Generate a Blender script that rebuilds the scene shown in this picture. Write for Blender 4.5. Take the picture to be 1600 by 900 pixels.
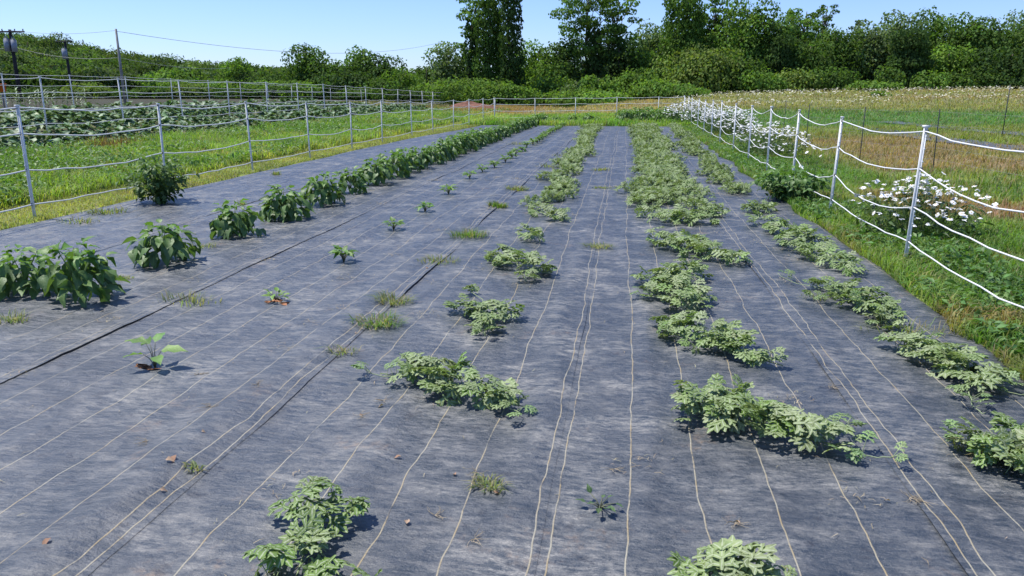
import bpy, math, random
import numpy as np

# ---------------------------------------------------------------- camera, sky, sun, exposure
S = bpy.context.scene
for o in list(bpy.data.objects): bpy.data.objects.remove(o, do_unlink=True)
COL = S.collection
F_PX, CAM_H = 1186.0, 1.7
PITCH = math.atan(310 / F_PX)
YAW = math.atan(178 / F_PX * math.cos(PITCH))
cd = bpy.data.cameras.new('camera'); cam = bpy.data.objects.new('camera', cd); COL.objects.link(cam)
cam.location = (0, 0, CAM_H); cam.rotation_euler = (math.pi/2 - PITCH, 0, YAW)
cd.sensor_width = 36; cd.lens = 36 * F_PX / 1600; cd.clip_start = 0.05; cd.clip_end = 3000
S.camera = cam
SUN_DIR = np.array([-0.40, 0.10, 0.92]); SUN_DIR /= np.linalg.norm(SUN_DIR)
SUN_EL = math.asin(SUN_DIR[2]); SUN_AZ = math.atan2(SUN_DIR[0], SUN_DIR[1])
w = bpy.data.worlds.new('World'); S.world = w; w.use_nodes = True
nt = w.node_tree; nt.nodes.clear()
sky = nt.nodes.new('ShaderNodeTexSky'); sky.sky_type = 'NISHITA'; sky.sun_disc = False
sky.sun_elevation = SUN_EL; sky.sun_rotation = SUN_AZ; sky.ozone_density = 4.0; sky.dust_density = 0.3; sky.air_density = 1.0
sky.altitude = 100
bg = nt.nodes.new('ShaderNodeBackground'); bg.inputs['Strength'].default_value = 0.11
wo = nt.nodes.new('ShaderNodeOutputWorld')
tint = nt.nodes.new('ShaderNodeMix'); tint.data_type = 'RGBA'; tint.blend_type = 'MULTIPLY'; tint.inputs[0].default_value = 1
tint.inputs[7].default_value = (0.74, 0.84, 1.19, 1)
nt.links.new(sky.outputs[0], tint.inputs[6]); nt.links.new(tint.outputs[2], bg.inputs[0]); nt.links.new(bg.outputs[0], wo.inputs[0])
sl = bpy.data.lights.new('sun', 'SUN'); sl.energy = 4.3; sl.angle = math.radians(0.5); sl.color = (1, .965, .9)
so = bpy.data.objects.new('sun', sl); COL.objects.link(so)
from mathutils import Vector
so.rotation_euler = Vector(SUN_DIR.tolist()).to_track_quat('Z', 'Y').to_euler()
S.render.engine = 'CYCLES'
S.view_settings.view_transform = 'Standard'; S.view_settings.look = 'None'
S.view_settings.gamma = 1; S.view_settings.exposure = 0.55
S.cycles.max_bounces = 6; S.cycles.transparent_max_bounces = 4

# ---------------------------------------------------------------- picture <-> place
cp, sp = math.cos(PITCH), math.sin(PITCH); cy, sy = math.cos(YAW), math.sin(YAW)
Fv = np.array([-sy*cp, cy*cp, -sp]); Rv = np.array([cy, sy, 0.0]); Uv = np.cross(Rv, Fv)
CP = np.array([0, 0, CAM_H])
def ray(px, py): return Fv*F_PX + Rv*(px-800) - Uv*(py-450)
def G(px, py, z=0.0):
    d = ray(px, py); t = (z-CAM_H)/d[2]; return float(d[0]*t), float(d[1]*t)
def P(px, py, D):
    v = ray(px, py)/F_PX*D + CP; return v

# ---------------------------------------------------------------- noise and terrain
def _h(i, j, s):
    n = (i.astype(np.int64)*374761393 + j.astype(np.int64)*668265263 + s*974634777) & 0xffffffff
    n = ((n ^ (n >> 13)) * 1274126177) & 0xffffffff
    return ((n ^ (n >> 16)) & 0xffff)/65535.0
def noise(x, y, s=0):
    x = np.asarray(x, float); y = np.asarray(y, float)
    i = np.floor(x); j = np.floor(y); u = x-i; v = y-j
    u = u*u*(3-2*u); v = v*v*(3-2*v)
    a = _h(i, j, s); b = _h(i+1, j, s); c = _h(i, j+1, s); d = _h(i+1, j+1, s)
    return (a*(1-u)+b*u)*(1-v) + (c*(1-u)+d*u)*v
def fbm(x, y, s=0, o=3):
    t = 0; a = .5
    for k in range(o): t = t + a*noise(x*2**k, y*2**k, s+k*17); a *= .5
    return t/(1-.5**o)
def sst(a, b, x):
    t = np.clip((x-a)/(b-a), 0, 1); return t*t*(3-2*t)
MX0, MX1, MY1 = -7.65, 2.52, 37.6
def mat_edge_l(y): return MX0 + .10*(noise(y*.8, 0*y, 5)-.5) + .7*sst(24, 37, y)
def mat_edge_r(y): return MX1 + .16*(noise(y*.9, 0*y, 9)-.5) + .12*sst(8, 20, y)
def inmat(x, y, m=0):
    return (x > mat_edge_l(y)+m) & (x < mat_edge_r(y)-m) & (y < MY1-m)
def terrain(x, y):
    x = np.asarray(x, float); y = np.asarray(y, float)
    z = .035*np.maximum(0, -x-8.5)
    z = np.minimum(z, .72)
    z = z*(1-.6*sst(40, 90, y)*sst(-40, -8, x))
    z = z + 1.7*(1-np.exp(-np.maximum(0, x+5)/12))*sst(34, 82, y)
    z = z + .012*np.maximum(0, x-4)*(1-sst(34, 60, y))
    r = np.hypot(x, y); t = x/np.maximum(y, 1)
    z = z + 8.5*sst(130, 290, r)*sst(-.22, -.98, t)
    z = z + .05*(fbm(x*.35, y*.35, 3)-.5)*sst(2, 8, np.abs(x+2.5)-2)
    ins = sst(0.02, .3, x-mat_edge_l(y))*sst(.02, .3, mat_edge_r(y)-x)*sst(.02, .3, MY1-y)
    return z - .07*ins
def wrinkle(x, y):
    z = .050*(fbm(x*.7, y*.42, 11, 2)-.5) + .020*(fbm(x*2.6, y*.8, 12, 2)-.5)
    z = z + .006*(fbm(x*1.6+y*.4, y*7, 13, 2)-.5) + .006*(noise(x*7, y*4, 14)-.5)
    # creases pulled across and along the cloth
    wx = x+.25*(noise(x*1.3, y*.9, 51)-.5); wy = y+.5*(noise(x*.9, y*.7, 52)-.5)
    rd = lambda a, b, sd, p: (1-np.abs(2*noise(a, b, sd)-1))**p
    am = .35+1.3*sst(-2.5, -5, x)
    z = z + am*.010*rd(wx*.9, wy*4.2, 53, 4)*noise(x*1.1, y*.8, 56) + .011*rd(wx*3.4, wy*.55, 54, 5)*noise(x*.9, y*.6, 57) + am*.005*rd(wx*1.8+wy*.8, wy*9, 55, 4)
    # folds that run along the rows
    for x0, s, a, sd in ((-2.05, .16, .035, 21), (-.42, .10, .018, 22), (.62, .09, .020, 23), (1.45, .1, .016, 24), (-3.2, .12, .02, 25), (-5.4, .12, .025, 26), (.12, .07, .014, 27)):
        c = x0 + .22*(noise(y*.5, 0*y, sd)-.5)
        z = z + a*np.exp(-((x-c)/s)**2)*(.2+noise(y*.45, 0*y+3, sd+40))
    ed = np.minimum(np.minimum(x-mat_edge_l(y), mat_edge_r(y)-x), MY1-y)
    return z*sst(-.05, .35, ed) + .004 - .05*(1-sst(-.1, .08, ed))
def gz(x, y):
    x = np.asarray(x, float); y = np.asarray(y, float)
    return np.where(inmat(x, y), wrinkle(x, y)+.006, terrain(x, y))
def g1(x, y): return float(gz(np.array([x]), np.array([y]))[0])

# ---------------------------------------------------------------- mesh and object helpers
class MB:
    def __init__(s): s.v = []; s.q = []; s.t = []; s.c = []; s.n = 0; s.uv = []
    def add(s, V, Q=None, T=None, col=(1, 1, 1), uv=None):
        V = np.asarray(V, float).reshape(-1, 3)
        if Q is not None and len(Q): s.q.append(np.asarray(Q, int)+s.n)
        if T is not None and len(T): s.t.append(np.asarray(T, int)+s.n)
        s.v.append(V); col = np.asarray(col, float)
        if col.ndim == 1: col = np.tile(col, (len(V), 1))
        s.c.append(col); s.uv.append(np.zeros((len(V), 2)) if uv is None else np.asarray(uv, float)); s.n += len(V)
    def tube(s, pts, rad, sides=6, col=(1, 1, 1), cap=True):
        pts = np.asarray(pts, float); n = len(pts); rad = np.broadcast_to(np.asarray(rad, float), (n,))
        d = np.gradient(pts, axis=0); d /= np.linalg.norm(d, axis=1)[:, None]+1e-9
        up = np.array([0, 0, 1.]) if abs(d[:, 2]).mean() < .8 else np.array([1., 0, 0])
        a = np.cross(d, up); a /= np.linalg.norm(a, axis=1)[:, None]+1e-9; b = np.cross(d, a)
        th = np.arange(sides)*2*math.pi/sides
        V = pts[:, None]+rad[:, None, None]*(np.cos(th)[None, :, None]*a[:, None]+np.sin(th)[None, :, None]*b[:, None])
        Q = [(i*sides+j, i*sides+(j+1) % sides, (i+1)*sides+(j+1) % sides, (i+1)*sides+j) for i in range(n-1) for j in range(sides)]
        V = V.reshape(-1, 3); T = []
        if cap:
            V = np.vstack([V, pts[0], pts[-1]])
            for j in range(sides):
                T.append((n*sides, (j+1) % sides, j)); T.append((n*sides+1, (n-1)*sides+j, (n-1)*sides+(j+1) % sides))
        s.add(V, Q, T, col)
    def box(s, c, h, col=(1, 1, 1), rz=0):
        x, y, z = h; V = np.array([(a*x, b*y, d*z) for a in (-1, 1) for b in (-1, 1) for d in (-1, 1)], float)
        ca, sa = math.cos(rz), math.sin(rz); V = V@np.array([[ca, sa, 0], [-sa, ca, 0], [0, 0, 1]])+np.asarray(c)
        s.add(V, [(0, 1, 3, 2), (4, 6, 7, 5), (0, 4, 5, 1), (2, 3, 7, 6), (0, 2, 6, 4), (1, 5, 7, 3)], None, col)
    def mesh(s, name, smooth=False):
        m = bpy.data.meshes.new(name)
        V = np.concatenate(s.v); q = np.concatenate(s.q) if s.q else np.zeros((0, 4), int); t = np.concatenate(s.t) if s.t else np.zeros((0, 3), int)
        m.vertices.add(len(V)); m.vertices.foreach_set('co', V.astype(np.float32).ravel())
        lv = np.concatenate([q.ravel(), t.ravel()]); m.loops.add(len(lv)); m.loops.foreach_set('vertex_index', lv.astype(np.int32))
        m.polygons.add(len(q)+len(t))
        ls = np.concatenate([np.arange(len(q))*4, len(q)*4+np.arange(len(t))*3]); lt = np.concatenate([np.full(len(q), 4), np.full(len(t), 3)])
        m.polygons.foreach_set('loop_start', ls.astype(np.int32)); m.polygons.foreach_set('loop_total', lt.astype(np.int32))
        if smooth: m.polygons.foreach_set('use_smooth', np.ones(len(ls), bool))
        m.update(calc_edges=True)
        C = np.concatenate(s.c); C = np.hstack([C, np.ones((len(C), 1))])
        ca = m.color_attributes.new('col', 'FLOAT_COLOR', 'POINT'); ca.data.foreach_set('color', C.astype(np.float32).ravel())
        UV = np.concatenate(s.uv); ul = m.uv_layers.new(name='UVMap'); ul.data.foreach_set('uv', UV[lv].astype(np.float32).ravel())
        m.validate(); return m
    def build(s, name, mat, parent=None, smooth=False, loc=None):
        return link(name, s.mesh(name, smooth), mat, parent, loc)
def link(name, mesh, mat=None, parent=None, loc=None):
    if mat is not None and len(mesh.materials) == 0: mesh.materials.append(mat)
    o = bpy.data.objects.new(name, mesh); COL.objects.link(o)
    if parent is not None: o.parent = parent
    if loc is not None: o.location = loc
    return o
def tag(o, label=None, cat=None, group=None, kind=None):
    for k, v in (('label', label), ('category', cat), ('group', group), ('kind', kind)):
        if v: o[k] = v
    return o
def thing(name, label, cat, loc=(0, 0, 0), group=None, rz=0, sc=1):
    o = bpy.data.objects.new(name, None); COL.objects.link(o); o.location = loc; o.rotation_euler = (0, 0, rz)
    o.scale = (sc, sc, sc) if np.isscalar(sc) else sc
    o.empty_display_size = .1
    return tag(o, label, cat, group)
def dup(o, loc=None, rz=None, sc=None, label=None, group=None, parent=None):
    c = o.copy(); COL.objects.link(c)
    if parent is not None: c.parent = parent
    if loc is not None: c.location = loc
    if rz is not None: c.rotation_euler = (0, 0, rz)
    if sc is not None: c.scale = (sc, sc, sc) if np.isscalar(sc) else sc
    if label: c['label'] = label
    if group: c['group'] = group
    for ch in list(o.children): dup(ch, parent=c)
    return c

# ---------------------------------------------------------------- materials
def newmat(name):
    m = bpy.data.materials.new(name); m.use_nodes = True; return m, m.node_tree, m.node_tree.nodes['Principled BSDF']
def N(nt, t, **k):
    n = nt.nodes.new(t)
    for a, b in k.items(): setattr(n, a, b)
    return n
def leafmat(name, rough=.5, transl=.3, spec=.4, vein=None, bump=0.0, nscale=20, amt=.25):
    m, nt, b = newmat(name); L = nt.links.new
    at = N(nt, 'ShaderNodeAttribute', attribute_name='col')
    tc = N(nt, 'ShaderNodeTexCoord'); nz = N(nt, 'ShaderNodeTexNoise'); nz.inputs['Scale'].default_value = nscale; L(tc.outputs['Object'], nz.inputs['Vector'])
    mr = N(nt, 'ShaderNodeMapRange'); L(nz.outputs['Fac'], mr.inputs[0]); mr.inputs[1].default_value = .3; mr.inputs[2].default_value = .7
    mr.inputs[3].default_value = 1-amt; mr.inputs[4].default_value = 1+amt
    mu = N(nt, 'ShaderNodeVectorMath', operation='SCALE'); L(at.outputs['Color'], mu.inputs[0]); L(mr.outputs[0], mu.inputs['Scale'])
    c = mu.outputs[0]
    if vein:
        uv = N(nt, 'ShaderNodeUVMap'); sx = N(nt, 'ShaderNodeSeparateXYZ'); L(uv.outputs[0], sx.inputs[0])
        ab = N(nt, 'ShaderNodeMath', operation='ABSOLUTE'); L(sx.outputs[0], ab.inputs[0])
        r2 = N(nt, 'ShaderNodeMapRange'); L(ab.outputs[0], r2.inputs[0]); r2.inputs[1].default_value = .02; r2.inputs[2].default_value = vein[3]; r2.inputs[3].default_value = .8; r2.inputs[4].default_value = 0
        mx = N(nt, 'ShaderNodeMix', data_type='RGBA'); L(r2.outputs[0], mx.inputs[0]); L(c, mx.inputs[6]); mx.inputs[7].default_value = (*vein[:3], 1); c = mx.outputs[2]
    L(c, b.inputs['Base Color']); b.inputs['Roughness'].default_value = rough; b.inputs['Specular IOR Level'].default_value = spec
    tr = N(nt, 'ShaderNodeBsdfTranslucent'); ts = N(nt, 'ShaderNodeMix', data_type='RGBA', blend_type='MULTIPLY'); ts.inputs[0].default_value = 1
    L(c, ts.inputs[6]); ts.inputs[7].default_value = (1.35, 1.5, .55, 1); L(ts.outputs[2], tr.inputs['Color'])
    ms = N(nt, 'ShaderNodeMixShader'); ms.inputs[0].default_value = transl; L(b.outputs[0], ms.inputs[1]); L(tr.outputs[0], ms.inputs[2])
    L(ms.outputs[0], nt.nodes['Material Output'].inputs[0])
    if bump:
        bp = N(nt, 'ShaderNodeBump'); bp.inputs['Strength'].default_value = bump; bp.inputs['Distance'].default_value = .01
        n2 = N(nt, 'ShaderNodeTexNoise'); n2.inputs['Scale'].default_value = 90; L(tc.outputs['Object'], n2.inputs['Vector']); L(n2.outputs['Fac'], bp.inputs['Height']); L(bp.outputs[0], b.inputs['Normal'])
    return m
def plain(name, col, rough=.6, spec=.5, metal=0, amt=.15, scale=8, bump=.0, attr=False):
    m, nt, b = newmat(name); L = nt.links.new
    tc = N(nt, 'ShaderNodeTexCoord'); nz = N(nt, 'ShaderNodeTexNoise'); nz.inputs['Scale'].default_value = scale; nz.inputs['Detail'].default_value = 5
    L(tc.outputs['Object'], nz.inputs['Vector'])
    mr = N(nt, 'ShaderNodeMapRange'); L(nz.outputs['Fac'], mr.inputs[0]); mr.inputs[1].default_value = .3; mr.inputs[2].default_value = .7; mr.inputs[3].default_value = 1-amt; mr.inputs[4].default_value = 1+amt
    mu = N(nt, 'ShaderNodeVectorMath', operation='SCALE'); mu.inputs[0].default_value = col; L(mr.outputs[0], mu.inputs['Scale'])
    if attr:
        at = N(nt, 'ShaderNodeAttribute', attribute_name='col'); L(at.outputs['Color'], mu.inputs[0])
    L(mu.outputs[0], b.inputs['Base Color']); b.inputs['Roughness'].default_value = rough; b.inputs['Specular IOR Level'].default_value = spec; b.inputs['Metallic'].default_value = metal
    if bump:
        bp = N(nt, 'ShaderNodeBump'); bp.inputs['Strength'].default_value = bump; bp.inputs['Distance'].default_value = .02; L(nz.outputs['Fac'], bp.inputs['Height']); L(bp.outputs[0], b.inputs['Normal'])
    return m
def fabricmat():
    m, nt, b = newmat('woven_fabric'); L = nt.links.new
    tc = N(nt, 'ShaderNodeTexCoord'); obj = tc.outputs['Object']
    def nz(scale, vec=(1, 1, 1), det=4, rough=.55, w=0):
        mp = N(nt, 'ShaderNodeMapping'); mp.inputs['Scale'].default_value = vec; mp.inputs['Location'].default_value = (w, w*.7, 0); L(obj, mp.inputs[0])
        n = N(nt, 'ShaderNodeTexNoise'); n.inputs['Scale'].default_value = scale; n.inputs['Detail'].default_value = det; n.inputs['Roughness'].default_value = rough; L(mp.outputs[0], n.inputs['Vector']); return n.outputs['Fac']
    def mr(i, a, b_, c=0, d=1):
        r = N(nt, 'ShaderNodeMapRange'); L(i, r.inputs[0]); r.inputs[1].default_value = a; r.inputs[2].default_value = b_; r.inputs[3].default_value = c; r.inputs[4].default_value = d; return r.outputs[0]
    def math_(op, a, b_=None):
        n = N(nt, 'ShaderNodeMath', operation=op)
        for k, q in enumerate((a, b_)):
            if q is None: continue
            if isinstance(q, (int, float)): n.inputs[k].default_value = q
            else: L(q, n.inputs[k])
        return n.outputs[0]
    def mix(f, a, c):
        n = N(nt, 'ShaderNodeMix', data_type='RGBA')
        L(f, n.inputs[0])
        for k, q in ((6, a), (7, c)):
            if isinstance(q, tuple): n.inputs[k].default_value = (*q, 1)
            else: L(q, n.inputs[k])
        return n.outputs[2]
    big = nz(.55, (1, .8, 1), 3, w=3); mid = nz(1.7, (1, 1.3, 1), 5, .62, 7); mid2 = nz(4.5, (1, 1.7, 1), 5, .7, 21)
    fine = nz(13, (.8, 2.3, 1), 9, .84, 1); thread = nz(44, (.7, 3.2, 1), 5, .85, 13); grit = nz(150, (1, 1, 1), 3, .85)
    patch = math_('MULTIPLY', mr(mid, .47, .64), mr(big, .36, .60, .4, 1.0))
    crisp = math_('MULTIPLY', mr(fine, .44, .60), mr(thread, .38, .60, .35, 1.0))
    blot = math_('MULTIPLY', mr(mid2, .50, .66), mr(thread, .40, .62, .3, 1.0))
    d = math_('ADD', math_('MULTIPLY', math_('MULTIPLY', mr(patch, 0, 1, .18, 1.0), crisp), 1.0), math_('MULTIPLY', blot, .34))
    d = math_('MINIMUM', math_('MULTIPLY', d, mr(grit, .30, .60, .45, 1.15)), 1)
    base = mix(mr(mid, .35, .65), (.019, .028, .040), (.036, .047, .060))
    film = mix(mr(fine, .38, .72, 0, .45), base, (.090, .097, .110))
    c = mix(d, film, (.40, .378, .330))
    soil_f = math_('MULTIPLY', mr(nz(1.9, (1, 1, 1), 6, .72, 41), .60, .70), mr(nz(26, (1, 1, 1), 5, .8, 43), .42, .60, 0, .75))
    c = mix(soil_f, c, (.25, .175, .115))
    wet = math_('MULTIPLY', mr(nz(5.5, (1, 1.4, 1), 5, .7, 47), .59, .66), .55)
    c = mix(wet, c, (.018, .020, .028))
    # woven-in marker threads, 12 inches apart, each wandering on its own
    uv = N(nt, 'ShaderNodeUVMap'); sx = N(nt, 'ShaderNodeSeparateXYZ'); L(uv.outputs[0], sx.inputs[0])
    u0, v = sx.outputs[0], sx.outputs[1]
    idx = math_('ROUND', math_('DIVIDE', u0, .305))
    cb = N(nt, 'ShaderNodeCombineXYZ'); L(math_('MULTIPLY', idx, 7.3), cb.inputs[0]); L(math_('MULTIPLY', v, 1.1), cb.inputs[1]); L(math_('MULTIPLY', sx.outputs[0], 0.0), cb.inputs[2])
    wn = N(nt, 'ShaderNodeTexNoise'); wn.inputs['Scale'].default_value = 1; wn.inputs['Detail'].default_value = 3.5; wn.inputs['Roughness'].default_value = .58; L(cb.outputs[0], wn.inputs['Vector'])
    wob = math_('MULTIPLY', math_('SUBTRACT', wn.outputs['Fac'], .5), .10)
    du = math_('ABSOLUTE', math_('ADD', math_('SUBTRACT', u0, math_('MULTIPLY', idx, .305)), wob))
    wo2 = math_('MULTIPLY', math_('SUBTRACT', nz(1.7, (0.01, 1, 1), 3, .6, 31), .5), .09)
    du2 = math_('ABSOLUTE', math_('ADD', math_('SUBTRACT', u0, .062), wo2))
    du2 = math_('ADD', du2, math_('LESS_THAN', math_('ABSOLUTE', math_('SUBTRACT', v, 195)), 45))
    du = math_('MINIMUM', du, du2)
    line = mr(du, .0022, .0040, 1, 0)
    lc = mix(mr(nz(5, (1, 1, 1), 3, .6, 5), .35, .6), (.34, .26, .13), (.36, .33, .24))
    c = mix(math_('MULTIPLY', line, math_('MULTIPLY', mr(nz(2.3, (1, 1, 1), 5, .75, 9), .36, .46, .12, .9), mr(d, .3, 1, 1, .35))), c, lc)
    L(c, b.inputs['Base Color'])
    b.inputs['Specular IOR Level'].default_value = .55
    L(mr(d, 0, .8, .36, .85), b.inputs['Roughness'])
    # ribbed weave, creases
    ht = math_('ADD', math_('MULTIPLY', nz(6, (1, 1.5, 1), 7, .74, 2), .030), math_('MULTIPLY', nz(30, (1, 1.6, 1), 4, .7, 4), .0045))
    ht = math_('ADD', ht, math_('MULTIPLY', nz(5, (.7, 3.5, 1), 5, .6, 61), .020))
    ht = math_('ADD', ht, math_('MULTIPLY', line, .002))
    wv = N(nt, 'ShaderNodeTexWave', bands_direction='Y'); wv.inputs['Scale'].default_value = 60; wv.inputs['Distortion'].default_value = 1.5; L(obj, wv.inputs['Vector'])
    ht = math_('ADD', ht, math_('MULTIPLY', wv.outputs['Fac'], .0007))
    bp = N(nt, 'ShaderNodeBump'); bp.inputs['Strength'].default_value = .75; bp.inputs['Distance'].default_value = 1.0; L(ht, bp.inputs['Height']); L(bp.outputs[0], b.inputs['Normal'])
    return m
M = dict(
    fabric=fabricmat(),
    ground=plain('soil_and_turf', (1, 1, 1), .95, .1, amt=.35, scale=1.6, bump=.6, attr=True),
    grass=leafmat('grass_blades', .55, .42, .3, nscale=.8, amt=.25),
    melon=leafmat('melon_leaf', .55, .22, .35, vein=(.46, .50, .36, .32), bump=.35, nscale=26, amt=.28),
    pepper=leafmat('pepper_leaf', .48, .28, .4, vein=(.17, .25, .09, .12), bump=.3, nscale=18, amt=.2),
    weed=leafmat('weed_leaf', .5, .3, .35, nscale=22),
    tree=leafmat('tree_leaf', .85, .36, .08, nscale=.5, amt=.3),
    bark=plain('bark', (.13, .105, .08), .9, .2, amt=.4, scale=6, bump=.8),
    stem=plain('green_stem', (.20, .26, .11), .6, .3, attr=True),
    post=plain('white_post', (.74, .74, .73), .45, .4, amt=.12, scale=14),
    rope=plain('white_rope', (.70, .70, .69), .6, .3, amt=.06, scale=40),
    tpost=plain('dark_steel_post', (.055, .06, .06), .55, .5, amt=.3),
    wire=plain('grey_wire', (.25, .25, .25), .5, .5),
    pole=plain('weathered_pole', (.27, .26, .24), .85, .2, amt=.25, scale=3),
    pole_dark=plain('creosote_pole', (.035, .033, .034), .85, .2, amt=.25, scale=3),
    can=plain('transformer_paint', (.24, .26, .29), .4, .5, amt=.08),
    soil=plain('red_clay', (.34, .16, .085), .95, .1, amt=.3, scale=18, bump=.8),
    petal=plain('white_petal', (.82, .82, .80), .6, .2, amt=.04),
    yolk=plain('daisy_centre', (.62, .36, .04), .8, .2, amt=.2, scale=60),
    dry=leafmat('dry_debris', .8, .15, .1, nscale=9),
    orange=plain('orange_plastic', (.75, .20, .03), .4, .4, amt=.05),
)

# ---------------------------------------------------------------- leaf templates
def strip(p0, ang, ln, wid, nseg, fold=.18, droop=.12, z0=0.0, vein=True, wav=0.0, ph=0):
    t = np.linspace(0, 1, nseg+1); wd = np.interp(t, np.linspace(0, 1, len(wid)), wid)
    dx, dy = math.cos(ang), math.sin(ang)
    cx = p0[0]+dx*ln*t; cyy = p0[1]+dy*ln*t; cz = z0-droop*ln*t**2
    V = []; uv = []
    for k in range(nseg+1):
        rz = wav*math.sin(ph+k*2.4)
        for sgn in (-1, 0, 1):
            V.append((cx[k]-dy*wd[k]*sgn, cyy[k]+dx*wd[k]*sgn, cz[k]+(fold*wd[k]+rz*sgn if sgn else 0)))
            uv.append((sgn if vein else .9, t[k]))
    Q = []
    for k in range(nseg):
        a = k*3; Q += [(a, a+3, a+4, a+1), (a+1, a+4, a+5, a+2)]
    return np.array(V), np.array(Q), np.array(uv)
def join(parts):
    V, Q, U, n = [], [], [], 0
    for v, q, u in parts: V.append(v); Q.append(q+n); U.append(u); n += len(v)
    return np.concatenate(V), np.concatenate(Q), np.concatenate(U)
def melon_leaf(lod, seed=0):
    r = random.Random(seed)
    if lod == 2:
        return join([strip((0, 0), 0, 1, [.12, .3, .2, .05], 2)] + [strip((.25, 0), s*1.0, .5, [.1, .17, .04], 1, z0=.01) for s in (-1, 1)])
    ns = 5 if lod == 0 else 3
    out = [strip((0, 0), 0, 1, [.035, .06, .045, .07, .115, .105, .02], ns+1, z0=.012)]
    for s in (-1, 1):
        for b, an, ln, k in ((.14, 1.35, .40, 0), (.34, .95, .52, 1), (.60, .78, .34, 2)):
            an2 = s*(an+r.uniform(-.12, .12)); l2 = ln*r.uniform(.88, 1.12); z = .006*k
            out.append(strip((b, 0), an2, l2, [.04, .055, .09, .10, .025], ns, z0=z, droop=.25, wav=.02, ph=r.random()*6))
            if lod == 0 and k < 2:
                for f, sg in ((.55, 1), (.62, -1)):
                    p = (b+math.cos(an2)*l2*f, math.sin(an2)*l2*f)
                    out.append(strip(p, an2+sg*.95, l2*.42, [.025, .062, .07, .02], 2, z0=z-.02, droop=.2, vein=True))
    return join(out)
def ovate_leaf(ns=5, w=.27, droop=.35, fold=.35, wav=.03):
    return strip((0, 0), 0, 1, [.02, w*.75, w, w*.92, w*.65, w*.3, .01], ns, fold=fold, droop=droop, wav=wav)
def scatter(mb, tpl, pos, yaw, pitch, roll, size, col):
    V, Q, U = tpl; n = len(pos); m = len(V)
    if n == 0: return
    cyw, syw = np.cos(yaw), np.sin(yaw); cpt, spt = np.cos(pitch), np.sin(pitch); cr, sr = np.cos(roll), np.sin(roll)
    X = np.stack([cyw*cpt, syw*cpt, spt], 1)
    Z0 = np.stack([-cyw*spt, -syw*spt, cpt], 1); Y0 = np.stack([-syw, cyw, 0*cyw], 1)
    Y = Y0*cr[:, None]+Z0*sr[:, None]; Z = Z0*cr[:, None]-Y0*sr[:, None]
    W = (V[None, :, 0, None]*X[:, None]+V[None, :, 1, None]*Y[:, None]+V[None, :, 2, None]*Z[:, None])*np.asarray(size)[:, None, None]+pos[:, None]
    QQ = (Q[None]+(np.arange(n)*m)[:, None, None]).reshape(-1, Q.shape[1])
    mb.add(W.reshape(-1, 3), QQ, None, np.repeat(col, m, 0), np.tile(U, (n, 1)))
def blades(mb, x, y, z, h, wd, yaw, lean, col, tipcol=None):
    n = len(x); ca, sa = np.cos(yaw), np.sin(yaw)
    fx, fy = np.cos(yaw+1.57), np.sin(yaw+1.57)
    b = np.stack([x, y, z], 1); s = np.stack([ca*wd, sa*wd, 0*wd], 1)
    m = b+np.stack([fx*lean*h*.3, fy*lean*h*.3, h*.6], 1); t = b+np.stack([fx*lean*h, fy*lean*h, h*(1-.35*np.minimum(lean, 2)*.8)], 1)
    V = np.stack([b-s, b+s, m+s*.8, m-s*.8, t], 1).reshape(-1, 3)
    k = np.arange(n)[:, None]*5
    c = np.repeat(col[:, None], 5, 1)
    c[:, :2] *= .9
    if tipcol is not None: c[:, 4] = tipcol
    mb.add(V, np.hstack([k, k+1, k+2, k+3]), np.hstack([k+3, k+2, k+4]), c.reshape(-1, 3))
def vary(rng, base, n, v=.18, hue=.12):
    c = np.tile(np.asarray(base, float), (n, 1))*(1+rng.uniform(-v, v, (n, 1)))
    c[:, 0] *= 1+rng.uniform(-hue, hue, n); c[:, 2] *= 1+rng.uniform(-hue, hue, n); return np.clip(c, .003, .9)

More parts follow.
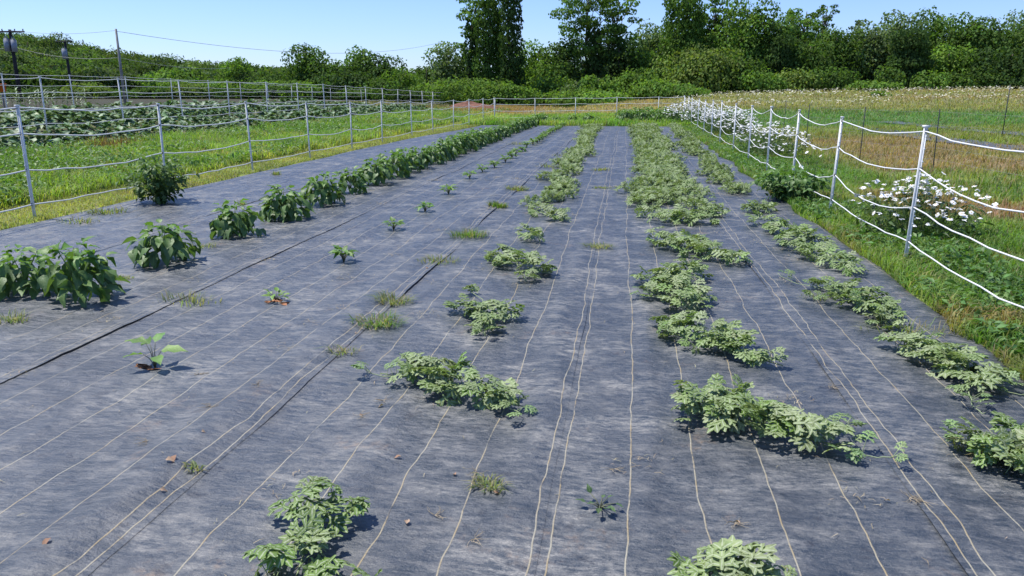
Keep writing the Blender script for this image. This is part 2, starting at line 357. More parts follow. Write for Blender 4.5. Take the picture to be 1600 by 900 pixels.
# ---------------------------------------------------------------- ground
def axis(dense0, dense1, step, grow, lo, hi):
    a = list(np.arange(dense0, dense1+1e-6, step)); s = step
    while a[-1] < hi: s *= grow; a.append(a[-1]+s)
    s = step
    while a[0] > lo: s *= grow; a.insert(0, a[0]-s)
    return np.array(a)
def zone_col(x, y):
    n1 = fbm(x*.5, y*.5, 31, 3); n2 = fbm(x*1.7, y*1.7, 32, 3); n3 = fbm(x*.12, y*.12, 33, 2)
    def L(a, b, t): return a+(b-a)*np.clip(t, 0, 1)[..., None]
    c = np.zeros(x.shape+(3,)); c[...] = (.095, .15, .035)
    c = L(c, np.array((.15, .19, .05)), (n1-.4)*4)
    c = L(c, np.array((.21, .15, .07)), (n2-.6)*5)
    # mown strip beside the fabric
    c = L(c, np.array((.23, .235, .08)), sst(-9.3, -8.6, x)*(x < -7)*(.6+.6*(n1-.3)))
    # collard beds and beyond
    c = L(c, np.array((.10, .085, .055)), sst(-13.9, -14.3, x)*(y < 90)*.7)
    c = L(c, np.array((.042, .037, .030)), sst(-25.5, -27, x)*(y > 12)*(np.hypot(x, y) < 125)*(.75+.4*(n1-.5)))
    # behind the back fence
    d = sst(47.5, 50, y)*sst(-14, -9, x)*sst(7, 2, x)
    c = L(c, np.array((.27, .20, .11)), d*(.75+.8*(n2-.5)))
    c = L(c, np.array((.20, .11, .07)), sst(52, 55, y)*sst(-17, -13.5, x)*sst(-6, -9, x)*(y < 75)*.85)
    # right hand field
    r = sst(4.5, 6.5, x)
    c = L(c, np.array((.145, .175, .05)), r*sst(16, 20, y)*.8)
    br = r*sst(.44, .56, fbm(x*.16, y*.3, 41, 2))*sst(14, 18, y)*(1-sst(27, 31, y))
    c = L(c, np.array((.21, .150, .085)), br*.9)
    c = L(c, np.array((.22, .13, .08)), sst(.62, .68, n1)*sst(3.6, 4.2, x)*(y < 14)*(y > 7)*.9)
    c = L(c, np.array((.085, .16, .05)), r*sst(35, 38, y)*(1-sst(51, 56, y)))
    tan = sst(2, 6, x)*sst(51, 57, y+.25*x)
    c = L(c, np.array((.20, .195, .085)), tan*(.85+.5*(n2-.5)))
    c = L(c, np.array((.22, .165, .085)), tan*.7*sst(.52, .62, fbm(x*.07, y*.2, 44, 2))*.9)
    far = sst(80, 95, y)
    c = L(c, np.array((.05, .075, .025)), far)
    return c
gx = axis(-12, 12, .25, 1.045, -520, 420); gy = axis(0, 22, .3, 1.035, -60, 640)
X, Y = np.meshgrid(gx, gy); mb = MB(); nx = len(gx)
I = (np.arange(len(gy)-1)[:, None]*nx+np.arange(nx-1)[None]).ravel()
mb.add(np.stack([X, Y, terrain(X, Y)], -1).reshape(-1, 3), np.stack([I, I+1, I+nx+1, I+nx], 1), None, zone_col(X, Y).reshape(-1, 3))
tag(mb.build('ground', M['ground'], smooth=True), kind='structure')

# ---------------------------------------------------------------- landscape fabric: six overlapping sheets
ys = [.9]
while ys[-1] < MY1: ys.append(ys[-1]+max(.018, .0085*ys[-1]))
ys[-1] = MY1; ys = np.array(ys)
seams = [None, -5.62, -3.58, -1.80, -.265, 1.265, None]
wig = [0*ys if q is None else .08*(fbm(ys*.5, 0*ys, 60+n_, 3)-.5) for n_, q in enumerate(seams)]
for k in range(6):      # every lap faces the middle: sheets left of it lie over their right neighbour, the last one over its left
    a, b = seams[k], seams[k+1]; free_r = k <= 3; free_l = k == 5
    xl = mat_edge_l(ys)-.02 if a is None else a+wig[k]-(0 if free_l else .12)
    xr = mat_edge_r(ys)+.02 if b is None else b+wig[k+1]+(0 if free_r else .12)
    n = int(2.1/.033); t = np.linspace(0, 1, n)
    X = xl[:, None]+(xr-xl)[:, None]*t[None]; Y = np.repeat(ys[:, None], n, 1)
    Z = wrinkle(X, Y)+.0022*(4, 3, 2, 1, 0, 1)[k]
    if free_r or free_l:      # the free edge lifts here and there and shows a dark gap
        lift = (.006, .010, .013, .007, 0, .008)[k]*np.clip(noise(ys*1.1, 0*ys, 80+k)*2.6-1.25, 0, 1)
        e = (xr if free_r else xl)[:, None]; Z = Z+lift[:, None]*np.exp(-((X-e)/.06)**2)
    u = (xr[:, None]-.035-X) if free_r else ((X-xl[:, None]-.035) if free_l else X-xl[:, None]-.155)
    mb = MB(); I = (np.arange(len(ys)-1)[:, None]*n+np.arange(n-1)[None]).ravel()
    mb.add(np.stack([X, Y, Z], -1).reshape(-1, 3), np.stack([I, I+1, I+n+1, I+n], 1), None, (1, 1, 1), np.stack([u, Y+k*50], -1).reshape(-1, 2))
    tag(mb.build('ground_fabric', M['fabric'], smooth=True), kind='structure')
def field_strip(pts, wd, z0=.05):
    mb = MB(); V = []; pts = np.array(pts, float)
    s = np.linspace(0, 1, 120); px = np.interp(s, np.linspace(0, 1, len(pts)), pts[:, 0]); py = np.interp(s, np.linspace(0, 1, len(pts)), pts[:, 1])
    t = np.linspace(-.5, .5, 9); dx = np.gradient(px); dy = np.gradient(py); l = np.hypot(dx, dy)
    X = px[:, None]-(dy/l)[:, None]*t*wd; Y = py[:, None]+(dx/l)[:, None]*t*wd
    Z = terrain(X, Y)+z0+.05*(fbm(X*.8, Y*.8, 91, 2)-.5)
    I = (np.arange(119)[:, None]*9+np.arange(8)[None]).ravel()
    mb.add(np.stack([X, Y, Z], -1).reshape(-1, 3), np.stack([I, I+1, I+10, I+9], 1), None, (1, 1, 1), np.stack([X, Y], -1).reshape(-1, 2))
    tag(mb.build('ground_fabric', M['fabric'], smooth=True), kind='structure')
field_strip([G(1340, 192, .3), G(1470, 209, .3), G(1640, 226, .3)], 1.3)
field_strip([G(1385, 186, .3), G(1500, 196, .3), G(1660, 208, .3)], 1.0)

# ---------------------------------------------------------------- fences
def post_mesh(hh, kind='white', top=.02):
    mb = MB()
    if kind == 'white':      # ribbed tread-in post: a T section with small lugs
        mb.box((0, 0, hh/2-.1), (.019, .004, hh/2+.1)); mb.box((0, .014, hh/2-.1), (.004, .0105, hh/2+.1)); mb.box((0, -.0145, hh/2-.1), (.003, .0098, hh/2+.1))
        for z in np.arange(.12, hh-.05, .09): mb.box((0, -.027, z), (.007, .004, .006))
        mb.box((0, 0, hh), (.0215, .0275, .008))
    else:
        mb.box((0, 0, hh/2-.1), (.016, .003, hh/2+.1)); mb.box((0, .015, hh/2-.1), (.003, .012, hh/2+.1))
    return mb.mesh('post')
def sag(a, b, s, n=9, rng=random):
    a = np.array(a); b = np.array(b); t = np.linspace(0, 1, n)[:, None]
    p = a+(b-a)*t; p[:, 2] -= (4*s*t*(1-t))[:, 0]; p[1:-1] += np.random.default_rng(int(abs(a[0]*971+a[1]*131+a[2]*77))).normal(0, .006, (n-2, 3)); return p
CLIP = None
def fence(name, label, pts, H, strands, group=None, rr=.0085, kind='white', sg=.05, ropemat='rope', clips=False, wide=1.0):
    global CLIP
    f = thing(name, label, 'fence', (pts[0][0], pts[0][1], 0), group); ox, oy = pts[0][:2]
    pm = post_mesh(1.0, kind); pm.materials.append(M['post'] if kind == 'white' else M['tpost'])
    rng = random.Random(len(pts)); tops = []
    for i, (x, y) in enumerate(pts):
        h = H(i) if callable(H) else H*(1-.3*float(sst(35, 80, np.float64(y)))); z = g1(x, y); tx, ty = rng.uniform(-.025, .025), rng.uniform(-.02, .02)
        o = link('post', pm, None, f, (x-ox, y-oy, z)); o.scale = (wide, wide, h); o.rotation_euler = (ty, tx, rng.uniform(-.5, .5))
        tops.append((x-ox, y-oy, z, h, tx, ty))
        if clips and y < 24:
            for s in strands:
                if CLIP is None:
                    cb = MB(); cb.box((0, -.026, 0), (.010, .010, .016)); cb.tube([(0, -.036, -.012), (0, -.044, 0), (0, -.036, .012)], .003, 5); CLIP = cb.mesh('rope_clip'); CLIP.materials.append(M['tpost'])
                q = link('rope_clip', CLIP, None, o, (0, 0, s)); q.scale = (1, 1, 1/h)
    def at(i, s):
        x, y, z, h, tx, ty = tops[i]; return np.array((x+tx*h*s, y-ty*h*s-.0, z+h*s))
    for s in strands:
        mb = MB(); pl = []
        for i in range(len(tops)-1):
            e = sag(at(i, s), at(i+1, s), sg*(.6+.8*rng.random())*(.45 if s < .2 else 1), 10); pl.append(e if i == 0 else e[1:])
        pl = np.concatenate(pl); mb.tube(pl, rr, 5); mb.build('rope' if ropemat == 'rope' else 'wire', M[ropemat], f, smooth=True)
    return f
Lp = [(-7.9+(0.0 if y < 25 else .5*sst(25, 44, np.float64(y))), float(y)) for y in (3.0, 6.1, 9.2, 12.3, 15.5, 18.6, 21.7, 24.6, 28.1, 31.0, 34.3, 37.3, 40.6, 44.0)]
fence('rope_fence', 'nearest left rope fence, four sagging white strands along the left edge of the fabric', Lp,
      lambda i: max(1.25, 1.62-.012*Lp[i][1]+.02*math.sin(i*2)), (.985, .76, .44, .13), rr=.0100, sg=.07, clips=True)
Rp = [(2.86+.02*max(0, y-8)*.5, float(y)) for y in (1.9, 5.0, 8.0, 11.1, 13.8, 16.4, 19.1, 22.0, 25.4, 28.2, 31.3, 34.5, 38, 41, 44.0)]
fence('rope_fence', 'white rope fence with drooping strands along the right side of the fabric, behind the daisies', Rp,
      lambda i: 1.37+.02*math.sin(i*1.7)-.004*i, (.965, .70, .42, .165), rr=.0072, sg=.11, clips=True)
Bp = [(-7.4+2.33*i*.99, 44.3) for i in range(1, 5)] + [(3.25, 44.3)]
fence('rope_fence', 'white rope fence crossing the far end of the fabric in front of the brown field', [(-7.4, 44.1)]+Bp, 1.28, (.98, .72, .42, .13), rr=.011, sg=.03)
fence('rope_fence', 'taller white rope fence standing among the collard rows on the left', [(-17.8, 14.2+3.8*i) for i in range(20)], 1.75, (.985, .74, .45, .2), rr=.012, sg=.05, wide=1.3)
fence('rope_fence', 'farthest thin white fence beyond the collard beds in front of the wooded hill', [(-26.6, 22+4.2*i) for i in range(18)], 1.75, (.98, .72, .42), rr=.010, sg=.04, wide=1.1)
WP = [(7.2, 10.0), G(1458, 262, .1), G(1343, 250, .1), G(1258, 233, .1), G(1224, 205, .15), G(1150, 190, .2)]
WP = [(float(a), float(b)) for a, b in WP]
fence('wire_fence', 'thin dark steel post and wire fence in the grass right of the daisies', WP, 1.3, (.95, .75, .55, .38, .2), rr=.0016, kind='dark', sg=.01, ropemat='wire', wide=.65)
for px, py, tp, lb in ((1567, 205, 162, 'single dark steel post standing alone at the far right in the crop field'),):
    x, y = G(px, py, .3); o = thing('steel_post', lb, 'post', (x, y, g1(x, y)))
    pm = post_mesh(1.75, 'dark'); pm.materials.append(M['tpost']); link('shaft', pm, None, o)
    mb = MB(); mb.box((0, -.012, 1.6), (.02, .008, .03)); mb.build('clip', M['can'], o)

# ---------------------------------------------------------------- watermelon plants
ML = [melon_leaf(0, s) for s in range(3)]; ML1 = [melon_leaf(1, s) for s in range(2)]; ML2 = melon_leaf(2)
def melon_parts(blobs, seed, lod=0, hmax=.16, dens=125, size=.142, pale=.55, tails=()):
    """blobs: (x, y, r) relative to the root; returns leaf MB, vine MB. z relative to 0"""
    rng = np.random.default_rng(seed); lf = MB(); vn = MB(); P0, YW, PT, RL, SZ, C = [], [], [], [], [], []
    for bi, (bx, by, r) in enumerate(blobs):
        r = r*1.07; n = max(4, int(1.55*dens*math.pi*r*r*(1.0 if r > .09 else 1.4)))
        a = rng.uniform(0, 2*math.pi, n); d = r*np.sqrt(rng.uniform(0, 1, n))
        x = bx+d*np.cos(a); y = by+d*np.sin(a); hh = .72*hmax*min(1, (r/.17)**.7)
        z = .02+hh*np.sqrt(np.clip(1-(d/r)**2, 0, 1))*rng.uniform(.35, 1.05, n)+.035*rng.uniform(0, 1, n)
        yaw = a+rng.normal(0, .9, n); pit = rng.normal(-.05, .38, n)+.15*(rng.random(n) < .25); 
        sz = size*rng.uniform(.6, 1.15, n)*(.7 if r < .09 else 1)
        ps = np.clip(pale+rng.normal(0, .28, n)-.25*(d/r > .8)*rng.random(n), 0, 1)[:, None]
        col = (1-ps)*np.array((.135, .230, .040))+ps*np.array((.262, .312, .150)); col *= rng.uniform(.8, 1.15, (n, 1))
        P0.append(np.stack([x-.5*sz*np.cos(yaw)*np.cos(pit), y-.5*sz*np.sin(yaw)*np.cos(pit), z], 1)); YW.append(yaw); PT.append(pit); RL.append(rng.normal(0, .35, n)); SZ.append(sz); C.append(col)
        if lod == 0:
            for k in range(0, n, 2):
                q = P0[-1][k]; f = np.array((bx+(q[0]-bx)*.35+rng.normal(0, .02), by+(q[1]-by)*.35+rng.normal(0, .02), .012))
                vn.tube([f, (f+q)/2+np.array((0, 0, .01)), q], .0022, 3, (.20, .27, .12), cap=False)
        if lod < 2 and bi:
            p, q = np.array((blobs[0][0], blobs[0][1], .015)), np.array((bx, by, .02))
            m = (p+q)/2+np.array((rng.normal(0, .04), rng.normal(0, .04), .01)); e = q+(q-p)*.2
            vn.tube([p, m, q, e], .004, 4, (.24, .29, .15), cap=False)
    for (ax, ay, bx, by) in tails:      # a lone runner tip with small raised leaves
        n = 9; t = np.linspace(0, 1, n); wx = rng.normal(0, .012, n).cumsum(); 
        pts = np.stack([ax+(bx-ax)*t+wx*t, ay+(by-ay)*t-wx*t, .018+.02*np.sin(t*9)*.3+.03*(t > .9)], 1)
        vn.tube(pts, np.linspace(.004, .002, n), 5, (.27, .33, .17))
        k = 7; tt = rng.uniform(.1, 1, k); hd = math.atan2(by-ay, bx-ax); sd = rng.choice([-1, 1], k)
        pp = np.stack([np.interp(tt, t, pts[:, 0]), np.interp(tt, t, pts[:, 1]), .02+0*tt], 1); yw = hd+sd*rng.uniform(.4, 1.4, k)
        q = pp+np.stack([np.cos(yw)*.04, np.sin(yw)*.04, rng.uniform(.02, .06, k)], 1)
        for a_, b_ in zip(pp, q): vn.tube([a_, b_], .0018, 3, (.24, .31, .14), cap=False)
        P0.append(q); YW.append(yw); PT.append(rng.normal(.15, .3, k)); RL.append(rng.normal(0, .3, k)); SZ.append(size*rng.uniform(.35, .65, k)); C.append(vary(rng, (.16, .25, .08), k))
    P0, YW, PT, RL, SZ, C = map(np.concatenate, (P0, YW, PT, RL, SZ, C)); T = ML if lod == 0 else (ML1 if lod == 1 else [ML2])
    w_ = rng.integers(0, len(T), len(P0))
    for i, t_ in enumerate(T):
        s_ = w_ == i; scatter(lf, t_, P0[s_], YW[s_], PT[s_], RL[s_], SZ[s_], C[s_])
    return lf, vn
def melon_px(label, blobs, seed, tails=(), **k):
    """blobs in photo pixels (ground contact) with a radius in metres, turned into places on the ground"""
    B = [(*G(px, py), r) for px, py, r in blobs]; x0, y0 = B[0][0], B[0][1]; z0 = g1(x0, y0)
    tl = [(*(np.array(G(a, b))-(x0, y0)), *(np.array(G(c, d))-(x0, y0))) for a, b, c, d in tails]
    lf, vn = melon_parts([(x-x0, y-y0, r) for x, y, r in B], seed, tails=tl, **k)
    # settle the plant on the rumpled fabric
    for m_ in (lf, vn):
        m_.v = [v+np.stack([0*v[:, 0], 0*v[:, 0], gz(v[:, 0]+x0, v[:, 1]+y0)-z0], 1) for v in m_.v]
    o = thing('watermelon_plant', label, 'watermelon plant', (x0, y0, z0), 'watermelon plants growing through the fabric')
    lf.build('leaves', M['melon'], o); vn.build('vine', M['stem'], o, smooth=True)
    return o
melon_px('pale lobed watermelon plant at the bottom left, nearest in the left melon row', [(492, 830, .11), (465, 812, .09), (520, 800, .08), (425, 925, .10), (540, 925, .10), (560, 815, .06), (470, 900, .10), (500, 880, .09)], 1, hmax=.20, dens=80, size=.160, pale=.42)
melon_px('wide silvery watermelon plant, second from the camera in the left melon row', [(700, 612, .17), (645, 598, .14), (672, 590, .14), (735, 622, .15), (775, 632, .11), (800, 640, .06)], 2, tails=[(640, 600, 572, 592), (775, 632, 812, 655)], pale=.6)
melon_px('watermelon plant third from the camera in the left row, one leaf raised behind', [(755, 502, .16), (725, 492, .12), (785, 500, .13), (760, 520, .12), (735, 462, .05)], 3, hmax=.13, pale=.5, tails=[(760, 520, 745, 530)])
melon_px('broad low watermelon plant, fourth from the camera in the left melon row', [(808, 418, .20), (785, 405, .15), (835, 428, .16), (820, 440, .10), (770, 412, .08)], 4, pale=.5, tails=[(835, 428, 865, 432)], dens=130)
melon_px('small round watermelon plant, fifth from the camera in the left melon row', [(824, 370, .16), (830, 378, .12)], 5, pale=.5, lod=1, hmax=.14)
melon_px('sixth watermelon plant from the camera in the left row, trailing to the right', [(848, 338, .19), (868, 345, .18), (838, 330, .14), (885, 350, .09)], 6, lod=1, hmax=.15)
melon_px('watermelon plant cut off by the bottom edge, long grass blades in it', [(1130, 925, .14), (1100, 915, .09), (1170, 925, .12), (1195, 922, .07)], 7, hmax=.14, pale=.75)
melon_px('longest foreground watermelon plant, its runner trailing right across the pale double line', [(1150, 668, .20), (1068, 648, .11), (1100, 660, .15), (1200, 678, .18), (1245, 692, .15), (1285, 702, .11), (1130, 640, .12)], 8, tails=[(1285, 706, 1415, 735), (1280, 695, 1345, 680)], pale=.65, hmax=.17)
melon_px('watermelon plant slanting down right, third from the camera in the wide middle row', [(1100, 542, .17), (1060, 530, .14), (1135, 550, .17), (1170, 565, .13), (1200, 575, .08), (1040, 515, .10)], 9, pale=.45)
melon_px('tall ragged watermelon plant with an arm to the left, fourth in the middle row', [(1050, 465, .24), (1070, 490, .18), (1035, 445, .22), (1065, 438, .22), (1085, 475, .14)], 10, tails=[(1040, 470, 988, 465)], pale=.5, hmax=.18)
melon_px('watermelon plant spreading right to a point, fifth from the camera in the middle row', [(1070, 392, .28), (1040, 385, .18), (1105, 402, .26), (1140, 412, .18), (1025, 378, .12)], 11, lod=1, pale=.5, tails=[(1140, 415, 1165, 420)])
melon_px('thick watermelon plant merging with its neighbours, sixth from the camera in the middle row', [(1050, 350, .3), (1085, 352, .26), (1020, 340, .22), (1112, 340, .16)], 12, lod=1, pale=.45)
melon_px('rightmost foreground watermelon plant mixed with tall grass blades', [(1555, 722, .15), (1515, 705, .11), (1590, 745, .15), (1625, 735, .16), (1600, 700, .14)], 13, pale=.6, tails=[(1515, 705, 1490, 700)])
melon_px('loose grey green watermelon plant, second from the camera in the right melon row', [(1470, 580, .17), (1415, 552, .14), (1445, 565, .16), (1505, 595, .16), (1525, 615, .12), (1500, 570, .12), (1550, 600, .09)], 14, pale=.65, hmax=.14, tails=[(1510, 620, 1512, 655), (1540, 610, 1598, 630)])
melon_px('watermelon plant with a thin runner reaching left, third in the right melon row', [(1345, 480, .20), (1310, 465, .15), (1370, 495, .18), (1385, 512, .12), (1280, 455, .09)], 15, tails=[(1280, 458, 1205, 438), (1300, 470, 1270, 475)], pale=.4)
melon_px('dense watermelon plant, fourth from the camera in the right melon row', [(1275, 405, .22), (1245, 395, .16), (1310, 420, .2), (1330, 430, .14), (1225, 388, .10)], 16, lod=1, pale=.45)
melon_px('watermelon plant fifth from the camera in the right melon row', [(1222, 368, .24), (1190, 355, .16), (1250, 380, .2), (1275, 385, .14)], 17, lod=1, pale=.45)
melon_px('small watermelon plant sixth from the camera in the right melon row', [(1182, 332, .22), (1200, 330, .14)], 18, lod=1, pale=.5)
# farther ones: four kinds of patch, copied
proto = []
for s in range(4):
    rng_ = np.random.default_rng(100+s); B = [(0, 0, .34)]+[(rng_.normal(0, .16), rng_.normal(0, .42), rng_.uniform(.18, .30)) for _ in range(4)]
    lf, vn = melon_parts(B, 100+s, lod=1, dens=120, size=.13, hmax=.19, pale=.48)
    a = lf.mesh('leaves'); a.materials.append(M['melon']); b = vn.mesh('vine'); b.materials.append(M['stem']); proto.append((a, b))
def far_melon(x, y, s, label, k, rz=None):
    o = thing('watermelon_plant', label, 'watermelon plant', (x, y, g1(x, y)), 'watermelon plants growing through the fabric', rz if rz is not None else random.uniform(-.4, .4)+random.choice((0, math.pi)), s)
    link('leaves', proto[k][0], None, o); link('vine', proto[k][1], None, o); return o
random.seed(4)
y = 11.9
while y < 37.2:
    far_melon(-1.02-.018*(y-11)+random.uniform(-.1, .1), y, (random.uniform(.5, .62)+.012*(y-12), random.uniform(.7, .85), .85), 'one of the merging watermelon plants in the far half of the left melon row', random.randrange(4)); y += random.uniform(1.0, 1.3)
y = 11.6
while y < 37.2:
    for dx in (-.12, .32):
        far_melon(.66+dx+random.uniform(-.08, .08)+.006*(y-12), y+random.uniform(-.3, .3), (random.uniform(.62, .85), random.uniform(.75, .95), random.uniform(.85, 1.1)), 'one of the merging watermelon plants in the wide carpet of the far middle row', random.randrange(4))
    y += random.uniform(.95, 1.15)
y = 13.6
while y < 37.2:
    far_melon(1.93+.012*(y-13)+random.uniform(-.1, .1), y, (random.uniform(.5, .75), random.uniform(.7, .85), .85), 'one of the merging watermelon plants in the far half of the right melon row', random.randrange(4)); y += random.uniform(1.25, 1.7)

# ---------------------------------------------------------------- pepper plants
OV = [ovate_leaf(5, .33, .45, .3), ovate_leaf(5, .30, .3, .45, .05)]
def pepper_mesh(seed, n=120, R=.30, H=.42, size=.13):
    rng = np.random.default_rng(seed); lf = MB(); st = MB()
    br = []
    for k in range(7):
        a = k*2*math.pi/7+rng.uniform(-.4, .4); tip = np.array((math.cos(a)*R*.62*rng.uniform(.6, 1.1), math.sin(a)*R*.62*rng.uniform(.6, 1.1), H*rng.uniform(.6, .95)))
        st.tube([(0, 0, .08), tip*.5+np.array((0, 0, .06)), tip], [.006, .004, .002], 4, (.14, .21, .07)); br.append(tip)
    st.tube([(0, 0, -.03), (0, 0, .1), (.01, 0, H*.9)], [.009, .007, .003], 5, (.13, .17, .07))
    a = rng.uniform(0, 6.28, n); v = rng.uniform(0.02, 1, n); top = v > .72
    rr = R*np.sqrt(np.clip(1-(v*.96)**3, 0.04, 1))*rng.uniform(.45, 1, n); z = .06+(H-.06)*v*rng.uniform(.8, 1.05, n)
    x, y = rr*np.cos(a), rr*np.sin(a)
    yaw = a+rng.normal(0, .5, n); pit = np.where(top, rng.normal(.1, .35, n), rng.normal(-.55, .35, n)); sz = size*np.where(top, rng.uniform(.5, .85, n), rng.uniform(.8, 1.25, n))
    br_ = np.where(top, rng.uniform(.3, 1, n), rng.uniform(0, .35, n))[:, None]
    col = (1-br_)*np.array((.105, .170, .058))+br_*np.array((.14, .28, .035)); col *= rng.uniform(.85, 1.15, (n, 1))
    p = np.stack([x, y, z], 1); w_ = rng.random(n) < .5
    for i in (0, 1):
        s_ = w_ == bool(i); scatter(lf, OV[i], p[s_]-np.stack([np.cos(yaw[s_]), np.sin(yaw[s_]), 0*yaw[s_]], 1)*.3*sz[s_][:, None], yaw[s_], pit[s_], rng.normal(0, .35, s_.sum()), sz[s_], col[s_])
    A = lf.mesh('leaves'); A.materials.append(M['pepper']); B = st.mesh('stem', True); B.materials.append(M['stem']); return A, B
PM = [pepper_mesh(300+s, n=115+14*s) for s in range(5)]
def pepper(x, y, sc, label, k, rz):
    o = thing('pepper_plant', label, 'pepper plant', (x, y, g1(x, y)), 'pepper plants in the dark green row', rz, sc)
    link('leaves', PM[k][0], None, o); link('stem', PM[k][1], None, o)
pl = [(-5.02, 5.62, (1, 1, .95), 'bushy pepper plant cut off by the left edge, behind the nearest full one', 1),
      (-4.42, 5.5, (1.18, 1.1, 1.15), 'nearest full pepper plant, broad leaves drooping over its own dark shadow', 0),
      (-4.45, 6.78, (1.05, 1.05, 1.0), 'second full pepper plant from the camera, standing alone with bright top leaves', 2),
      (-4.5, 8.3, (1.0, 1.0, 1.0), 'third pepper plant, rounded, just left of the touching pair', 3),
      (-4.48, 9.6, (1.15, 1.1, 1.05), 'fourth pepper plant, large, touching the rounded one on its left', 4),
      (-4.45, 10.9, (1.1, 1.1, 1.1), 'fifth pepper plant from the camera, just beyond the large touching one', 1),
      (-4.47, 12.1, (1, 1, 1), 'sixth pepper plant from the camera in the dark green row', 0),
      (-4.45, 13.4, (1.2, 1.1, 1.1), 'seventh pepper plant from the camera in the dark green row', 2)]
for x, y, s, lb, k in pl: pepper(x, y, s, lb, k, k*1.3+y)
y = 14.5; k = 0
while y < 41:
    pepper(-4.47+random.uniform(-.06, .06)+(.0 if y < 37 else .1), y, random.uniform(1.0, 1.25), 'one of the touching pepper plants in the far continuous part of the row', k % 5, random.uniform(0, 6.28)); y += random.uniform(.85, 1.1); k += 1

# ---------------------------------------------------------------- tall weed, leafy bush
def bushy(name, label, cat, x, y, H, R, n, size, base, tip, seed, leaf=None, cone=.5, ns=9, zlow=.05, group=None):
    rng = np.random.default_rng(seed); lf = MB(); st = MB(); o = thing(name, label, cat, (x, y, g1(x, y)), group)
    tips = []
    for k in range(ns):
        a = k*2*math.pi/ns+rng.uniform(-.3, .3); r = R*rng.uniform(.35, .95)
        tp = np.array((math.cos(a)*r, math.sin(a)*r, H*(1-cone*(r/R)**2)*rng.uniform(.8, 1))); tips.append(tp)
        st.tube([(0, 0, -.02), tp*.45+np.array((0, 0, H*.12)), tp], [.008, .005, .002], 4, np.array(base)*1.3)
    T = np.array(tips); i = rng.integers(0, ns, n); t = rng.uniform(.15, 1, n)[:, None]
    p = T[i]*t+np.array((0, 0, 1.))*(H*.24*t*(1-t))+rng.normal(0, R*.16, (n, 3))*np.array((1, 1, .6)); p[:, 2] = np.maximum(p[:, 2], zlow)
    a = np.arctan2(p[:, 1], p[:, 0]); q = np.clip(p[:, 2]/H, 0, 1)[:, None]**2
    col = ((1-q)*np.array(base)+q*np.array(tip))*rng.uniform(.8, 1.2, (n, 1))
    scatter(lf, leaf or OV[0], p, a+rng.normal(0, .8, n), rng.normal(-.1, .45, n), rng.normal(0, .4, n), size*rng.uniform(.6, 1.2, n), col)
    lf.build('leaves', M['weed'], o); st.build('stem', M['stem'], o, smooth=True); return o
bx, by = G(252, 318)
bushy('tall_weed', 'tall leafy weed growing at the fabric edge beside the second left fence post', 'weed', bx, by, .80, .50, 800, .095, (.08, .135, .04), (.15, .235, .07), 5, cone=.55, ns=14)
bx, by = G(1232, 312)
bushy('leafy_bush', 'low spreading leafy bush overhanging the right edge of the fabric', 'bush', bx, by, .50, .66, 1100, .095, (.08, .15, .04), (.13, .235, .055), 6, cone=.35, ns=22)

# ---------------------------------------------------------------- seedlings
def seedling(label, px, py, n, size, H, seed, tint=(.13, .24, .05), name='seedling', cat='seedling', soil=True, group='seedlings in the line between the peppers and melons'):
    x, y = G(px, py); o = thing(name, label, cat, (x, y, g1(x, y)), group); rng = np.random.default_rng(seed); lf = MB(); st = MB()
    a = np.arange(n)*2.4+rng.uniform(0, 6); z = H*rng.uniform(.45, 1, n); r = .03+.04*rng.random(n)
    p = np.stack([r*np.cos(a), r*np.sin(a), z], 1)
    for q in p: st.tube([(0, 0, -.01), q*np.array((.4, .4, .6)), q], [.004, .003, .002], 4, np.array((.12, .13, .08)))
    scatter(lf, ovate_leaf(5, .3, .2, .3, .05), p, a, rng.normal(.25, .3, n), rng.normal(0, .2, n), size*rng.uniform(.7, 1.1, n), vary(rng, tint, n))
    lf.build('leaves', M['pepper'], o); st.build('stem', M['stem'], o)
    if soil:
        sm = MB(); rr = np.random.default_rng(seed+1)
        for k in range(7):
            c = np.array((rr.normal(0, .06), rr.normal(-.02, .03), .002)); V = rr.normal(0, 1, (7, 3)); V /= np.linalg.norm(V, axis=1)[:, None]; V = V*rr.uniform(.018, .042)*np.array((1.6, 1.0, .35))+c
            Q = [(i, j, k2) for i in range(7) for j in range(i+1, 7) for k2 in range(j+1, 7)]
            sm.add(V, None, Q)
        tag(sm.build('clay_crumbs', M['soil'], None, loc=(x, y, g1(x, y))), 'crumbs of red clay spilled round the seedling hole', 'clay', 'red clay crumbs on the fabric')
    return o
seedling('young eggplant seedling with a few pale leaves over red clay, nearest of its line', 243, 577, 6, .15, .16, 1, (.15, .27, .06), 'eggplant_seedling')
seedling('small seedling in a dark hole, second of its line from the camera', 432, 471, 12, .075, .08, 2, (.16, .28, .05))
seedling('bright leafy seedling, third of its line from the camera', 537, 408, 26, .10, .13, 3, (.11, .22, .04), soil=False)
seedling('narrow leaved seedling, fourth of its line from the camera', 615, 359, 20, .10, .10, 4, (.12, .22, .05), soil=False)
seedling('fifth seedling of its line from the camera', 664, 330, 18, .11, .12, 5, soil=False)
seedling('sixth seedling of its line, pale and rounded', 701, 303, 18, .12, .12, 6, (.15, .26, .07), soil=False)
seedling('seventh seedling of its line from the camera', 734, 281, 16, .12, .13, 7, soil=False)
seedling('eighth seedling of its line from the camera', 754, 269, 16, .12, .12, 8, soil=False)
seedling('tiny two leaved sprout alone on bare fabric at the bottom centre', 938, 793, 9, .045, .03, 9, (.09, .15, .06), 'sprout', 'sprout', False, None)
yy = 17.0; k = 0
